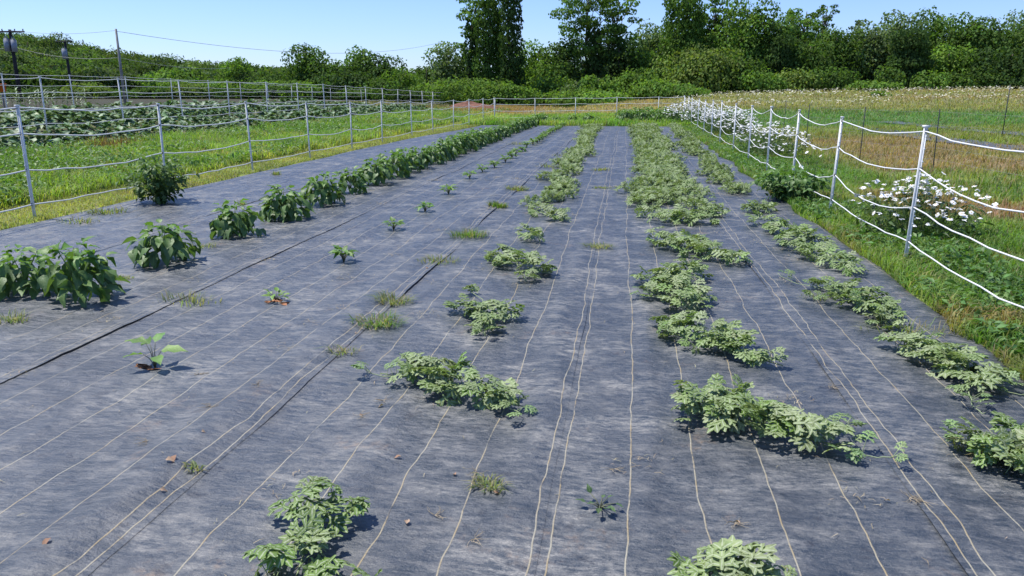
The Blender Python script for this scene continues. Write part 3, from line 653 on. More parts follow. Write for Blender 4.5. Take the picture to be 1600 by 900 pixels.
while yy < 37:
    x = -2.85+.02*random.uniform(-3, 3); v = np.array((x, yy, 0))-CP; D = v@Fv
    px, py = 800+F_PX*(v@Rv)/D, 450-F_PX*(v@Uv)/D
    seedling('one of the small seedlings in the far end of the seedling line', px, py, 22, .13, .13 if yy < 22 else .17, 20+k, (.13, .23, .05), soil=False); yy += 1.2 if yy < 24 else .75; k += 1

# ---------------------------------------------------------------- grass weeds on the fabric
def tuft(label, px, py, r, h, n, seed, col=(.13, .20, .05), flat=1.0, w=.003, stretch=1.0, kind='grass_tuft', cat='grass tuft'):
    x0, y0 = G(px, py); o = MB(); rng = np.random.default_rng(seed); a = rng.uniform(0, 6.28, n); d = r*.75*rng.uniform(0, 1, n)**.8
    x = d*np.cos(a)*stretch; y = d*np.sin(a)*.8; c = vary(rng, col, n, .35, .2); dry = rng.random(n) < .28; c[dry] = (.33, .29, .16)
    z = gz(x+x0, y+y0)-g1(x0, y0)
    blades(o, x, y, z, (h*.6+.22*r)*rng.uniform(.3, 1, n)*(.4+1.0*noise((x+x0)*9, (y+y0)*9, 3)), w*rng.uniform(.6, 1.2, n), a-1.57+rng.normal(0, .6, n), flat*rng.uniform(.5, 1.9, n), c)
    return tag(o.build(kind, M['grass'], None, loc=(x0, y0, g1(x0, y0))), label, cat, 'grass weeds growing through the fabric')
TF = [('sparse low grass tuft on the dark seam below the second full pepper plant', 298, 474, .28, .07, 110, 1.3, .8),
 ('wide bright grass tuft right of the fourth seedling', 733, 371, .26, .12, 330, 1.2, .9),
 ('flat weedy grass tuft where the fabric seam has split', 686, 411, .26, .06, 170, 1.2, 1),
 ('grass tuft beyond the split in the fabric seam', 617, 476, .19, .09, 200, 1.2, 1),
 ('green crabgrass tuft beside the bit of red clay on the seam', 592, 512, .22, .07, 240, 1.2, 1.2),
 ('dry greyish grass tuft on the double line left of the silvery melon', 538, 556, .14, .07, 90, 1, 1),
 ('small prostrate weed with pinkish stems on a pale line at the bottom', 766, 765, .10, .04, 110, 1.1, 1.3),
 ('thin flat grass patch on the double line near the centre', 935, 386, .22, .03, 190, 1.1, 1.5),
 ('small leafy tuft left of the sixth melon of the left row', 779, 326, .20, .13, 220, 1, .7),
 ('small grass patch left of the far melons', 808, 299, .22, .07, 180, 1.2, 1),
 ('yellowish weed sprig on the line between two pepper plants', 193, 439, .13, .05, 90, 1, 1),
 ('yellow green weed near the left edge below the peppers', 22, 503, .16, .05, 100, 1.1, 1),
 ('small grass patch on the far double line', 940, 268, .24, .05, 120, 1.2, 1.2),
 ('thin flat grass patch on the line just below the far centre', 941, 297, .18, .04, 90, 1.2, 1.2),
 ('weedy tuft at the fabric edge by the first left post', 165, 333, .35, .10, 150, 1.3, 1),
 ('thin weeds lying across the fabric edge left of the tall weed', 120, 348, .3, .06, 70, 1.4, 1.2),
 ('small weed at the fabric edge right of the tall weed', 432, 275, .18, .16, 90, .8, .5),
 ('grass sprig between the second and third pepper plants', 318, 390, .18, .06, 90, 1.2, 1),
 ('long grass blades poking from the melon at the bottom edge', 1140, 905, .16, .17, 34, 1.1, .8),
 ('grass blades mixed with the rightmost foreground melon', 1530, 712, .15, .17, 80, 1.1, .8),
 ('thin grass in the gap right of the third right melon', 1420, 520, .35, .08, 120, 1.3, 1.2),
 ('low weed beside the runner in the right melon row', 1275, 470, .14, .04, 60, 1.3, 1.3),
 ('sprig of weeds on the seam at the lower left', 306, 746, .05, .03, 40, 1.2, 1.2),
 ('upright weed tuft left of the fourth pepper plant', 378, 322, .12, .14, 40, .8, .4),
 ('low weed patch on the seam between far seedlings', 815, 226, .5, .05, 110, 1.4, 1),
 ('flat weed patch right of the far seedling line', 885, 244, .35, .05, 90, 1.4, 1),
 ('flat weed patch left of the far melon carpet', 860, 262, .35, .05, 90, 1.4, 1)]
for i, (lb, px, py, r, h, n, st_, fl) in enumerate(TF):
    tuft(lb, px, py, r, h, n, 50+i, flat=fl, stretch=st_, w=.0035 if py > 350 else .006, col=(.19, .235, .085) if i not in (1, 8, 4) else (.13, .22, .05))

# dead rootlet tangles left where weeds were pulled
rr = np.random.default_rng(17)
for i, (px, py) in enumerate([(563, 655), (1148, 820), (405, 616), (312, 590), (745, 745), (600, 632), (680, 812), (742, 850), (1420, 785), (1440, 792), (330, 650), (960, 735), (230, 700), (1300, 612)]):
    x, y = G(px, py); mb = MB()
    for k in range(9):
        a = rr.uniform(0, 6.28); p = [np.array((0, 0, .004))]
        for q in range(4): a += rr.normal(0, .7); p.append(p[-1]+np.array((math.cos(a)*.016, math.sin(a)*.016, rr.uniform(-.003, .005))))
        p = np.array(p); p[:, 2] = np.maximum(p[:, 2], .003); mb.tube(p, [.0016, .0013, .001, .0008, .0006], 3, (.40, .33, .23))
    tag(mb.build('rootlet_tangle', M['dry'], None, loc=(x, y, g1(x, y))), 'small tangle of pale dead rootlets lying on the fabric', 'dead roots', 'dead rootlet tangles on the fabric')
# ---------------------------------------------------------------- dry litter on the fabric
rng = np.random.default_rng(9); pr = random.Random(5)
lm = []
for s in range(3):
    mb = MB(); scatter(mb, ovate_leaf(3, .32, .5, .6, .12), np.zeros((1, 3))+(0, 0, .006), np.array([0.]), np.array([.1]), np.array([.3*s]), np.array([.05]), np.array([[(.36, .22, .15), (.42, .30, .21), (.34, .25, .18)][s]]))
    m_ = mb.mesh('dead_leaf'); m_.materials.append(M['dry']); lm.append(m_)
for i, (px, py) in enumerate([(276, 735), (252, 783), (318, 693), (627, 720), (636, 828), (556, 527), (665, 422), (262, 742), (600, 640), (85, 868), (1390, 792), (1545, 700), (712, 748), (1155, 822), (562, 655), (770, 776)]):
    x, y = G(px, py); o = link('dead_leaf', lm[i % 3], None, None, (x, y, g1(x, y)+.003)); o.rotation_euler = (pr.uniform(-.2, .2), pr.uniform(-.2, .2), pr.uniform(0, 6.28)); k = pr.uniform(.4, .85); o.scale = (k, k, k)
    tag(o, 'small curled dead leaf lying on the bare fabric', 'dead leaf', 'dead leaves on the fabric')
mb = MB(); n = 1700
yy = 2+22*rng.random(n)**1.8; xx = rng.uniform(-7, 2.4, n); a = rng.uniform(0, 6.28, n); L_ = rng.uniform(.012, .06, n)
cl = rng.integers(0, 60, n); cxs = rng.uniform(-6, 2.4, 60); cys = 2+14*rng.random(60)**1.5; use = rng.random(n) < .7
xx = np.where(use, cxs[cl]+rng.normal(0, .06, n), xx); yy = np.where(use, cys[cl]+rng.normal(0, .06, n), yy)
zz = gz(xx, yy)+.004
d = np.stack([np.cos(a), np.sin(a), 0*a], 1)*L_[:, None]; s_ = np.stack([-np.sin(a), np.cos(a), 0*a], 1)*(.0009+.00015*yy)[:, None]; p = np.stack([xx, yy, zz], 1)
mid = p+d*.5+s_*rng.normal(0, 4, (n, 1))+(0, 0, .006); V = np.stack([p-s_, p+s_, mid+s_, mid-s_, p+d], 1).reshape(-1, 3); k5 = np.arange(n)[:, None]*5
mb.add(V, np.hstack([k5, k5+1, k5+2, k5+3]), np.hstack([k5+3, k5+2, k5+4]), np.repeat(vary(rng, (.36, .30, .2), n, .4), 5, 0))
tag(mb.build('straw_litter', M['dry']), kind='stuff')

# ---------------------------------------------------------------- daisies
def flower_mesh(seed, np_=15):
    rng = np.random.default_rng(seed); pm = MB(); a = np.arange(np_)*2*math.pi/np_
    scatter(pm, strip((.16, 0), 0, .84, [.10, .19, .20, .10], 2, fold=.1, droop=.18), np.zeros((np_, 3)), a, rng.normal(-.02, .12, np_), rng.normal(0, .1, np_), np.full(np_, .040), np.ones((np_, 3)))
    m = pm.mesh('flower'); m.materials.append(M['petal'])
    c = MB(); th = np.arange(9)*2*math.pi/9; V = [(.0095*math.cos(t), .0095*math.sin(t), .001) for t in th]+[(.006*math.cos(t), .006*math.sin(t), .0055) for t in th]+[(0, 0, .0065)]
    c.add(V, [(i, (i+1) % 9, 9+(i+1) % 9, 9+i) for i in range(9)], [(9+i, 9+(i+1) % 9, 18) for i in range(9)])
    cm = c.mesh('flower_centre', True); cm.materials.append(M['yolk']); return m, cm
FL = [flower_mesh(s) for s in range(3)]
def daisies(label, x, y, rx, ry, H, n, seed, fs=1.0, leaves=500, centres=True, stuffn=0):
    rng = np.random.default_rng(seed); o = thing('daisy_clump', label, 'daisies', (x, y, g1(x, y)), 'daisy clumps outside the right fence')
    st = MB(); lf = MB(); tot = n+stuffn; a = rng.uniform(0, 6.28, tot); d = rng.uniform(0, 1, tot)**.55
    px, py = rx*d*np.cos(a), ry*d*np.sin(a); pz = H*(1-.3*d**2)*rng.uniform(.66, 1.08, tot)*(1-.5*np.clip(-py/ry, 0, 1)**1.3)
    extra = MB()
    for i in range(tot):
        b = np.array((px[i]*.45, py[i]*.45, 0)); t = np.array((px[i], py[i], pz[i]))
        st.tube([b, (b+t)/2+(0, 0, .04), t-(0, 0, .002)], .0022*(1 if fs < 1.2 else fs), 3, (.12, .18, .06), cap=False)
        s = fs*rng.uniform(.8, 1.15); rot = (rng.normal(0, .35), rng.normal(-.15, .35), rng.uniform(0, 6.28))
        if i < n:
            k = int(rng.integers(0, 3)); f = link('flower', FL[k][0], None, o, tuple(t)); f.rotation_euler = rot; f.scale = (s, s, s)
            if centres: link('flower_centre', FL[k][1], None, f)
        else:
            m_ = 6; scatter(extra, strip((0, 0), 0, 1, [.3, .5, .3], 1), np.tile(t, (m_, 1)), np.arange(m_)*1.05, rng.normal(0, .2, m_)+rot[1], np.zeros(m_), np.full(m_, .042*s), np.ones((m_, 3)))
    if stuffn: tag(extra.build('flowers', M['petal'], o), kind='stuff')
    m_ = leaves; a = rng.uniform(0, 6.28, m_); d = rng.uniform(0, 1, m_)**.6; p = np.stack([rx*.9*d*np.cos(a), ry*.9*d*np.sin(a), H*.78*rng.uniform(.05, 1, m_)*(1-.4*d)], 1)
    scatter(lf, ovate_leaf(3, .13, .4, .3), p, rng.uniform(0, 6.28, m_), rng.normal(.35, .6, m_), rng.normal(0, .5, m_), rng.uniform(.06, .13, m_), vary(rng, (.06, .105, .03), m_, .3))
    lf.build('leaves', M['weed'], o); st.build('stems', M['stem'], o); return o
daisies('nearest daisy clump with white flowers, behind the first post of the right fence', 3.52, 9.55, .78, .62, .72, 99, 1, fs=.80, leaves=800, stuffn=70)
daisies('two or three stray daisies blooming apart, left of the middle clump', 3.6, 15.6, .25, .3, .7, 6, 11, leaves=40)
daisies('middle daisy clump, wide and dense, halfway along the right fence', 3.85, 21.3, .95, 1.9, .85, 99, 2, fs=.98, leaves=1100, stuffn=190)
daisies('far bank of white daisies reaching the back corner of the right fence', 4.1, 32.0, 1.1, 3.2, 1.0, 99, 4, fs=1.3, leaves=1200, centres=False, stuffn=380)
daisies('farthest pale drift of daisies in the corner where the right fence meets the back one', 3.4, 40.0, 1.5, 3.2, 1.05, 99, 5, fs=1.45, leaves=1000, centres=False, stuffn=340)

# ---------------------------------------------------------------- grass
def sample_zone(rng, n, cond, xr, yr, power=1.0, ymin=2):
    """random ground points, thinner with distance"""
    out = []
    tot = 0
    while tot < n:
        u = rng.random(n); yy = yr[0]*(yr[1]/yr[0])**u; xx = rng.uniform(xr[0], xr[1], n)
        k = rng.random(n) < np.clip((yy/yr[0])**(power-1), 0, 1) if power < 1 else np.ones(n, bool)
        vis = np.abs(xx+.1435*yy-0) < .80*np.maximum(yy, 1)+2.5
        k &= vis & cond(xx, yy); out.append(np.stack([xx[k], yy[k]], 1)); tot += k.sum()
        if len(out) > 60: break
    p = np.concatenate(out)[:n]; return p[:, 0], p[:, 1]
def grass(name, seed, n, cond, xr, yr, h, wd, lean=(.3, 1.3), cmul=(1, 1, 1), dry=.05, tip=None, clump=None):
    rng = np.random.default_rng(seed); x, y = sample_zone(rng, n, cond, xr, yr); n = len(x)
    if clump:
        hm = .55+.9*fbm(x*clump, y*clump, seed, 2)
    else: hm = np.ones(n)
    d = np.hypot(x, y); c = zone_col(x, y)*np.asarray(cmul)*1.35*rng.uniform(.65, 1.35, (n, 1)); c[:, 0] *= rng.uniform(.8, 1.25, n)
    k = rng.random(n) < dry; c[k] = np.array((.27, .235, .13))*rng.uniform(.7, 1.2, (k.sum(), 1))
    mb = MB(); blades(mb, x, y, gz(x, y)-.01, rng.uniform(h[0], h[1], n)*hm, wd*(.6+.8*rng.random(n))*(1+d*.055), rng.uniform(0, 6.28, n), rng.uniform(*lean, n), c, tip)
    return tag(mb.build(name, M['grass']), kind='stuff')
eL = lambda x, y: mat_edge_l(y); eR = lambda x, y: mat_edge_r(y)
# a few bare, worn soil patches show between the blades (see zone_col)
grass('short_grass', 1, 70000, lambda x, y: (x < eL(x, y)+.03*np.sin(y*5)+.08*(noise(y*1.7, x*4, 71)-.4)) & (x > -9.2) & (y < 60), (-9.3, -6.6), (6, 60), (.04, .10), .0028, cmul=(1.0, 1.05, .9), dry=.14)
grass('lush_grass', 2, 90000, lambda x, y: (x < -8.75-.3*(noise(y*.8, 0*y, 72)-.5)) & (x > -14.2), (-15.4, -8.4), (6.5, 75), (.14, .34), .0042, cmul=(1.05, 1.25, .85), clump=.9, dry=.03)
grass('fence_line_grass', 3, 120000, lambda x, y: (x > eR(x, y)-.05-.25*np.maximum(0, noise(y*1.6, x*2, 73)-.55)) & (x < 4.9), (2.2, 5.0), (3.2, 46), (.05, .17), .0033, cmul=(.92, 1.1, .85), clump=1.6, dry=.07)
grass('meadow_grass', 4, 110000, lambda x, y: (x > 4.7) & (y > 5) & (x < y*.9+6), (4.6, 34), (6, 56), (.05, .22), .0042, cmul=(1, 1.02, .9), clump=.6, dry=.12)
grass('back_border_grass', 5, 26000, lambda x, y: (y > MY1-.25) & (x > -8) & (x < 4.5), (-8, 4.5), (37.2, 50), (.10, .38), .005, cmul=(1.0, 1.3, .8), clump=.5)
grass('dry_field_grass', 6, 60000, lambda x, y: (y > 48) & (x > -26), (-26, 62), (48, 92), (.10, .32), .006, cmul=(1, 1, .95), clump=.3, dry=.12)
# leafy weeds in the lush strip and under the right fence
rng = np.random.default_rng(77); mb = MB(); x, y = sample_zone(rng, 15000, lambda x, y: (x < -8.8) & (x > -14.1) & (fbm(x*.6, y*.6, 78, 2) > .47), (-15.2, -8.8), (6.5, 60)); n = len(x)
scatter(mb, ovate_leaf(2, .25, .3, .3), np.stack([x, y, gz(x, y)+rng.uniform(.04, .30, n)], 1), rng.uniform(0, 6.28, n), rng.normal(.1, .5, n), rng.normal(0, .5, n), rng.uniform(.05, .11, n)*(1+.015*y), vary(rng, (.12, .215, .05), n, .35))
tag(mb.build('broadleaf_weeds', M['weed']), kind='stuff')
mb = MB(); x, y = sample_zone(rng, 9000, lambda x, y: (x > eR(x, y)+.0) & (x < 3.7) & (fbm(x*.9, y*.7, 79, 2) > .42), (2.4, 3.8), (5, 36)); n = len(x)
scatter(mb, ovate_leaf(2, .25, .3, .3), np.stack([x, y, gz(x, y)+rng.uniform(.01, .12, n)], 1), rng.uniform(0, 6.28, n), rng.normal(.1, .5, n), rng.normal(0, .5, n), rng.uniform(.04, .09, n)*(1+.015*y), vary(rng, (.10, .19, .045), n, .35))
tag(mb.build('broadleaf_weeds', M['weed']), kind='stuff')
# rusty dock stalks in the lush strip
for i, (px, py) in enumerate([(165, 240), (197, 236)]):
    x0, y0 = G(px, py, .12); r_ = np.random.default_rng(i); n = 110; mb = MB(); x = r_.normal(0, .3, n); y = r_.normal(0, .3, n)
    blades(mb, x, y, terrain(x+x0, y+y0)-g1(x0, y0), r_.uniform(.25, .5, n), np.full(n, .008), r_.uniform(0, 6.28, n), r_.uniform(0, .5, n), vary(r_, (.20, .12, .06), n, .3))
    tag(mb.build('dock_patch', M['grass'], None, loc=(x0, y0, g1(x0, y0))), 'patch of rusty brown seed stalks in the green weeds behind the left fence', 'weeds', 'rusty weed patches')
# white flowering drift in the far right field
mb = MB(); rng = np.random.default_rng(31); n = 9000; x = rng.uniform(4, 62, n); y = rng.uniform(56, 88, n)
k = (fbm(x*.09, y*.25, 61, 3) > .50) | ((np.abs(np.hypot(x*.6, y)-80) < 5) & (rng.random(n) < .8)); x, y = x[k], y[k]; n = len(x)
z = terrain(x, y)+rng.uniform(.15, .42, n)
scatter(mb, strip((-.5, 0), 0, 1, [.25, .5, .3], 1), np.stack([x, y, z], 1), rng.uniform(0, 6.28, n), rng.normal(0, .3, n), rng.normal(0, .3, n), rng.uniform(.08, .20, n), vary(rng, (.50, .48, .38), n, .25, .05))
tag(mb.build('white_wildflowers', M['dry']), kind='stuff')

# ---------------------------------------------------------------- collard beds
def collard_mesh(seed, R=.34, H=.5, n=26):
    rng = np.random.default_rng(seed); lf = MB(); st = MB(); st.tube([(0, 0, -.02), (0, 0, H*.6)], [.02, .012], 5, (.25, .30, .2)); t = rng.uniform(0, 1, n)
    a = np.arange(n)*2.4+rng.normal(0, .2, n); z = .08+H*.55*t
    scatter(lf, ovate_leaf(4, .33, .75, .25, .08), np.stack([.02*np.cos(a), .02*np.sin(a), z], 1), a, .25+.7*t+rng.normal(0, .15, n), rng.normal(0, .25, n), R*rng.uniform(.8, 1.15, n)*(1-.35*t), vary(rng, (.115, .195, .080), n, .3, .12))
    A = lf.mesh('leaves'); A.materials.append(M['collard']); B = st.mesh('stem'); B.materials.append(M['stem']); return A, B
M['collard'] = leafmat('collard_leaf', .5, .15, .4, vein=(.36, .42, .33, .16), nscale=10, amt=.15)
CM = [collard_mesh(400+s) for s in range(4)]; pr = random.Random(8)
cnt = 0
for rx, lab, sc in ((-14.5, 'one of the collards in the row nearest the left fence', 1.0), (-16.1, 'one of the collards in the second bed row, just before the tall white fence', 1.0), (-18.9, 'one of the collards in the row just beyond the tall white fence', 1.1), (-20.9, 'one of the collards in the fourth bed row on the left', 1.15), (-23.2, 'one of the collards in the farthest bed row on the left', 1.25)):
    y = 12.0 if rx > -17.5 else 16
    while y < 56 and cnt < 295:
        o = thing('collard_plant', lab, 'collard plant', (rx+pr.uniform(-.12, .12), y, float(terrain(np.array(rx), np.array(y)))), 'collard plants in the beds behind the left fence', pr.uniform(0, 6), sc*pr.uniform(.85, 1.2))
        k = pr.randrange(4); link('leaves', CM[k][0], None, o); link('stem', CM[k][1], None, o); cnt += 1; y += pr.uniform(.62, .8)*(1 if y < 30 else 1.25)
# pale leafy crop plants behind the far end
pr = random.Random(3)
for i in range(16):
    px = 955+i*4.9; x, y = G(px, 186-pr.uniform(0, 3)); y = 41.5+pr.uniform(-1.2, 1.8); x = (px-800)/F_PX*y*1.0-.1435*y+.1
    o = thing('leafy_crop_plant', 'one of the tall bright crop plants massed at the far end before the back fence', 'crop plant', (x+.3, y, g1(x, y)), 'crop plants at the far end', pr.uniform(0, 6), pr.uniform(1.3, 1.8))
    k = i % 5; link('leaves', PM[k][0], None, o); link('stem', PM[k][1], None, o)
for i, (px, py, s) in enumerate([(888, 190, .9), (862, 190, .8), (912, 191, 1.0), (925, 190, .7), (1016, 193, .9)]):
    x, y = G(px, 194); y = 40.2; x = (px-800)/F_PX*y-.1435*y+.1
    o = thing('leafy_crop_plant', ['dark leafy plant at the far left of the end border', 'low plant in the end border just left of the dark leafy one', 'leafy plant in the middle of the end border', 'small plant in the end border before the second back post', 'dark plant in front of the tall crop mass'][i], 'crop plant', (x, y, g1(x, y)), 'crop plants at the far end', i*1.1, s*1.2)
    link('leaves', PM[i % 5][0], None, o); link('stem', PM[i % 5][1], None, o)
# tall corn-like stalks at the far left
cm_ = MB(); cs = MB(); rng = np.random.default_rng(2); n = 12; cs.tube([(0, 0, -.02), (0, 0, 1.5)], [.016, .008], 5, (.2, .26, .12))
scatter(cm_, strip((0, 0), 0, 1, [.04, .08, .06, .01], 5, droop=.9, fold=.3), np.stack([0*np.arange(n), 0*np.arange(n), .15+1.2*np.arange(n)/n], 1), np.arange(n)*3.0+rng.normal(0, .3, n), rng.uniform(.7, 1.1, n), np.zeros(n), rng.uniform(.55, .75, n), vary(rng, (.17, .24, .11), n))
ca = cm_.mesh('leaves'); ca.materials.append(M['collard']); cb = cs.mesh('stem'); cb.materials.append(M['stem'])
for i in range(20):
    px = -5+i*7.2+pr.uniform(-2, 2); D = 43+pr.uniform(-2, 3); v = P(px, 150, D)
    o = thing('corn_plant', 'one of the tall pale corn stalks in the far left corner behind the collards', 'corn plant', (v[0], v[1], g1(v[0], v[1])), 'corn stalks at the far left', pr.uniform(0, 6), pr.uniform(.55, .8))
    link('leaves', ca, None, o); link('stem', cb, None, o)
v = P(2, 137, 40); mb = MB(); th = np.arange(14)*2*math.pi/14
prof = [(0, 0), (.20, .01), (.24, .38), (.26, .38), (.26, .43), (.22, .43), (.20, .2), (0, .18)]
V = [(r*math.cos(t), r*math.sin(t), z) for r, z in prof for t in th]; mb.add(V, [(i*14+j, i*14+(j+1) % 14, (i+1)*14+(j+1) % 14, (i+1)*14+j) for i in range(7) for j in range(14)])
ob = thing('orange_bucket', 'orange bucket raised among the corn at the extreme left edge', 'bucket', (v[0], v[1], v[2]-.22)); mb.build('pail', M['orange'], ob, smooth=True)
hb = MB(); t_ = np.linspace(0, math.pi, 9); hb.tube(np.stack([.25*np.cos(t_), 0*t_, .4+.22*np.sin(t_)], 1), .006, 5); hb.build('handle', M['wire'], ob)
gzv = g1(v[0], v[1]); sb = MB(); sb.tube([(v[0], v[1], gzv-.1), (v[0], v[1], v[2]-.222)], .04, 8); tag(sb.build('wooden_stake', M['pole']), 'weathered wooden stake carrying the orange bucket', 'stake')
# red soil heap
x, y = P(735, 170, 62)[:2]; mb = MB(); q = np.linspace(-1, 1, 40); A, B = np.meshgrid(q, q); r = np.hypot(A, B)
Z = np.clip(1-r**2, 0, 1)*.55*(.5+1.0*fbm(A*3, B*3, 5, 3)); I = (np.arange(39)[:, None]*40+np.arange(39)[None]).ravel()
mb.add(np.stack([A*3.0, B*1.8, Z-.08], -1).reshape(-1, 3), np.stack([I, I+1, I+41, I+40], 1)); tag(mb.build('soil_heap', plain('red_soil', (.17, .085, .06), .95, .1, amt=.4, scale=2, bump=1), None, True, (x, y, g1(x, y))), 'low heap of reddish soil beyond the left fence corner', 'soil heap')

# ---------------------------------------------------------------- trees
CL = strip((-.5, 0), 0, 1, [.18, .5, .42, .08], 2, fold=.25, droop=.25)
CL1 = strip((-.5, 0), 0, 1, [.25, .5, .12], 1, fold=.2, droop=.2)
def crown(mb, rng, blobs, size, dens, base, drape=0, hue=.15, lo=.0):
    """blobs: x, y, z, rx, ry, rz: leaf sprays spread over and inside lumpy volumes"""
    for bx, by, bz, rx, ry, rz in blobs:
        area = 4*math.pi*((rx*ry)**1.6/3+(rx*rz)**1.6/3+(ry*rz)**1.6/3)**(1/1.6); n = max(6, int(dens*1.15*area/size**2))
        d = rng.normal(0, 1, (n, 3)); d /= np.linalg.norm(d, axis=1)[:, None]
        lump = .82+.42*fbm(np.arctan2(d[:, 1], d[:, 0])*1.7+bx*3, d[:, 2]*2.6+bz, 7, 2); rad = lump*rng.uniform(.62, 1.06, n)
        p = d*rad[:, None]*(rx, ry, rz)+(bx, by, bz); p[:, 2] = np.maximum(p[:, 2], lo)
        nrm = d/np.array((rx, ry, rz))*min(rx, ry, rz)+np.array((0, 0, .35))
        yaw = np.arctan2(nrm[:, 1], nrm[:, 0])+rng.normal(0, .8, n); pit = -np.arctan2(np.hypot(nrm[:, 0], nrm[:, 1]), nrm[:, 2])*.8+rng.normal(0, .5, n)
        if drape: pit = np.where(rng.random(n) < drape, rng.uniform(-1.5, -1.0, n), pit)
        bc = np.asarray(base)*rng.uniform(.78, 1.25); c = vary(rng, bc, n, .25, hue)
        scatter(mb, CL if size < .5 else CL1, p, yaw, pit, rng.normal(0, .5, n), size*rng.uniform(.6, 1.35, n), c)
def limb(mb, rng, a, b, r0, r1):
    a = np.array(a, float); b = np.array(b, float); t = np.linspace(0, 1, 6)[:, None]; p = a+(b-a)*t; p[1:-1] += rng.normal(0, .03*np.linalg.norm(b-a), (4, 3))*np.array((1, 1, .3)); mb.tube(p, np.linspace(r0, r1, 6), 6)
GREEN = dict(dark=(.084, .145, .034), mid=(.120, .205, .042), light=(.145, .240, .048), olive=(.150, .210, .055), grey=(.138, .198, .08), deep=(.058, .102, .030))
tn = [0]
def tree(label, px, top, wpx, D, kind='broad', col='mid', base=None, group=None, name=None, low=.12, leaf=.25):
    """px, top, wpx: where the crown stands in the photo; D: metres away"""
    tn[0] += 1; rng = np.random.default_rng(900+tn[0]); v = P(px, 140, D); x, y = float(v[0]), float(v[1]); z0 = g1(x, y)
    H = float(P(px, top, D)[2])-z0; W = wpx/F_PX*D/2*(1.55 if kind in ('broad', 'shrub') else 1.12); c = GREEN[col]
    nm = name or {'broad': 'broadleaf_tree', 'airy': 'locust_tree', 'vine': 'vine_covered_tree', 'shrub': 'shrub', 'pine': 'evergreen_tree'}[kind]
    o = thing(nm, label, 'shrub' if kind == 'shrub' else 'tree', (x, y, z0), group); cr = MB(); tr = MB(); B = []
    if kind == 'shrub':
        for k in range(9):
            a = rng.uniform(0, 6.28); q = rng.uniform(0, .75); s = rng.uniform(.3, .5)
            B.append((W*q*math.cos(a), W*.7*q*math.sin(a), H*rng.uniform(.25, .62)*(1-.4*q), W*s, W*s*.8, H*rng.uniform(.25, .4)))
        B.append((0, 0, H*.42, W*.75, W*.6, H*.5))
        crown(cr, rng, B, leaf*.9, .7, c, lo=.05)
        for k in range(4): a = rng.uniform(0, 6.28); limb(tr, rng, (0, 0, -.1), (W*.4*math.cos(a), W*.3*math.sin(a), H*.5), .06, .02)
    elif kind == 'broad':
        n = 15
        for k in range(n):
            h = low+(1-low)*(k+.5)/n; prof = math.sin(math.pi*min(1, .26+.56*h))**.55
            a = k*2.4+rng.uniform(-.5, .5); q = rng.uniform(.25, .72)*prof; s = rng.uniform(.34, .52)*prof+.09
            B.append((W*q*math.cos(a), W*q*.8*math.sin(a), H*min(h, .99)-s*W*.6, W*s, W*s, W*s*rng.uniform(.65, .95)))
        B.append((0, 0, H*.55, W*.5, W*.5, H*.33)); crown(cr, rng, B, leaf, .62, c, lo=.2)
        limb(tr, rng, (0, 0, -.2), (rng.normal(0, .2), 0, H*.85), .018*H+.06, .05)
        for b in B[3:12:2]: limb(tr, rng, (0, 0, H*.25), b[:3], .07, .02)
    elif kind == 'airy':
        limb(tr, rng, (0, 0, -.2), (.0, 0, H*.55), .18, .13); limb(tr, rng, (0, 0, H*.5), (W*.1, 0, H*.96), .12, .04)
        for k in range(22):
            h = .36+.64*(k+.5)/22; a = k*2.4+rng.uniform(-.5, .5); q = rng.uniform(.35, .95)*(1-.35*abs(h-.7)); s = rng.uniform(.20, .34)
            b = (W*q*math.cos(a), W*q*.8*math.sin(a), H*min(h, .96), W*s*1.25, W*s, W*s*.55); B.append(b); limb(tr, rng, (0, 0, H*max(.3, h-.2)), b[:3], .06, .015)
        crown(cr, rng, B, leaf*.85, .95, c)
    elif kind == 'vine':
        n = 12
        for k in range(n):
            h = (k+.5)/n; s = W*(1.08-.22*h)*rng.uniform(.85, 1.15); B.append((rng.normal(0, W*.12), rng.normal(0, W*.12), H*h, s, s*.9, H/n*1.05))
        crown(cr, rng, B, leaf*.9, 1.15, c, drape=.6, hue=.1, lo=.1); limb(tr, rng, (0, 0, -.2), (0, 0, H*.97), .25, .08)
    elif kind == 'pine':
        for k in range(11):
            h = .18+.8*k/11; s = W*(1.05-h)*.9+.1; B.append((rng.normal(0, .1), rng.normal(0, .1), H*h, s, s, H*.055))
        crown(cr, rng, B, leaf*.8, .7, c, hue=.08); limb(tr, rng, (0, 0, -.2), (0, 0, H*.97), .15, .03)
    cr.build('crown', M['tree'], o); tr.build('trunk', M['bark'], o, smooth=True); return o
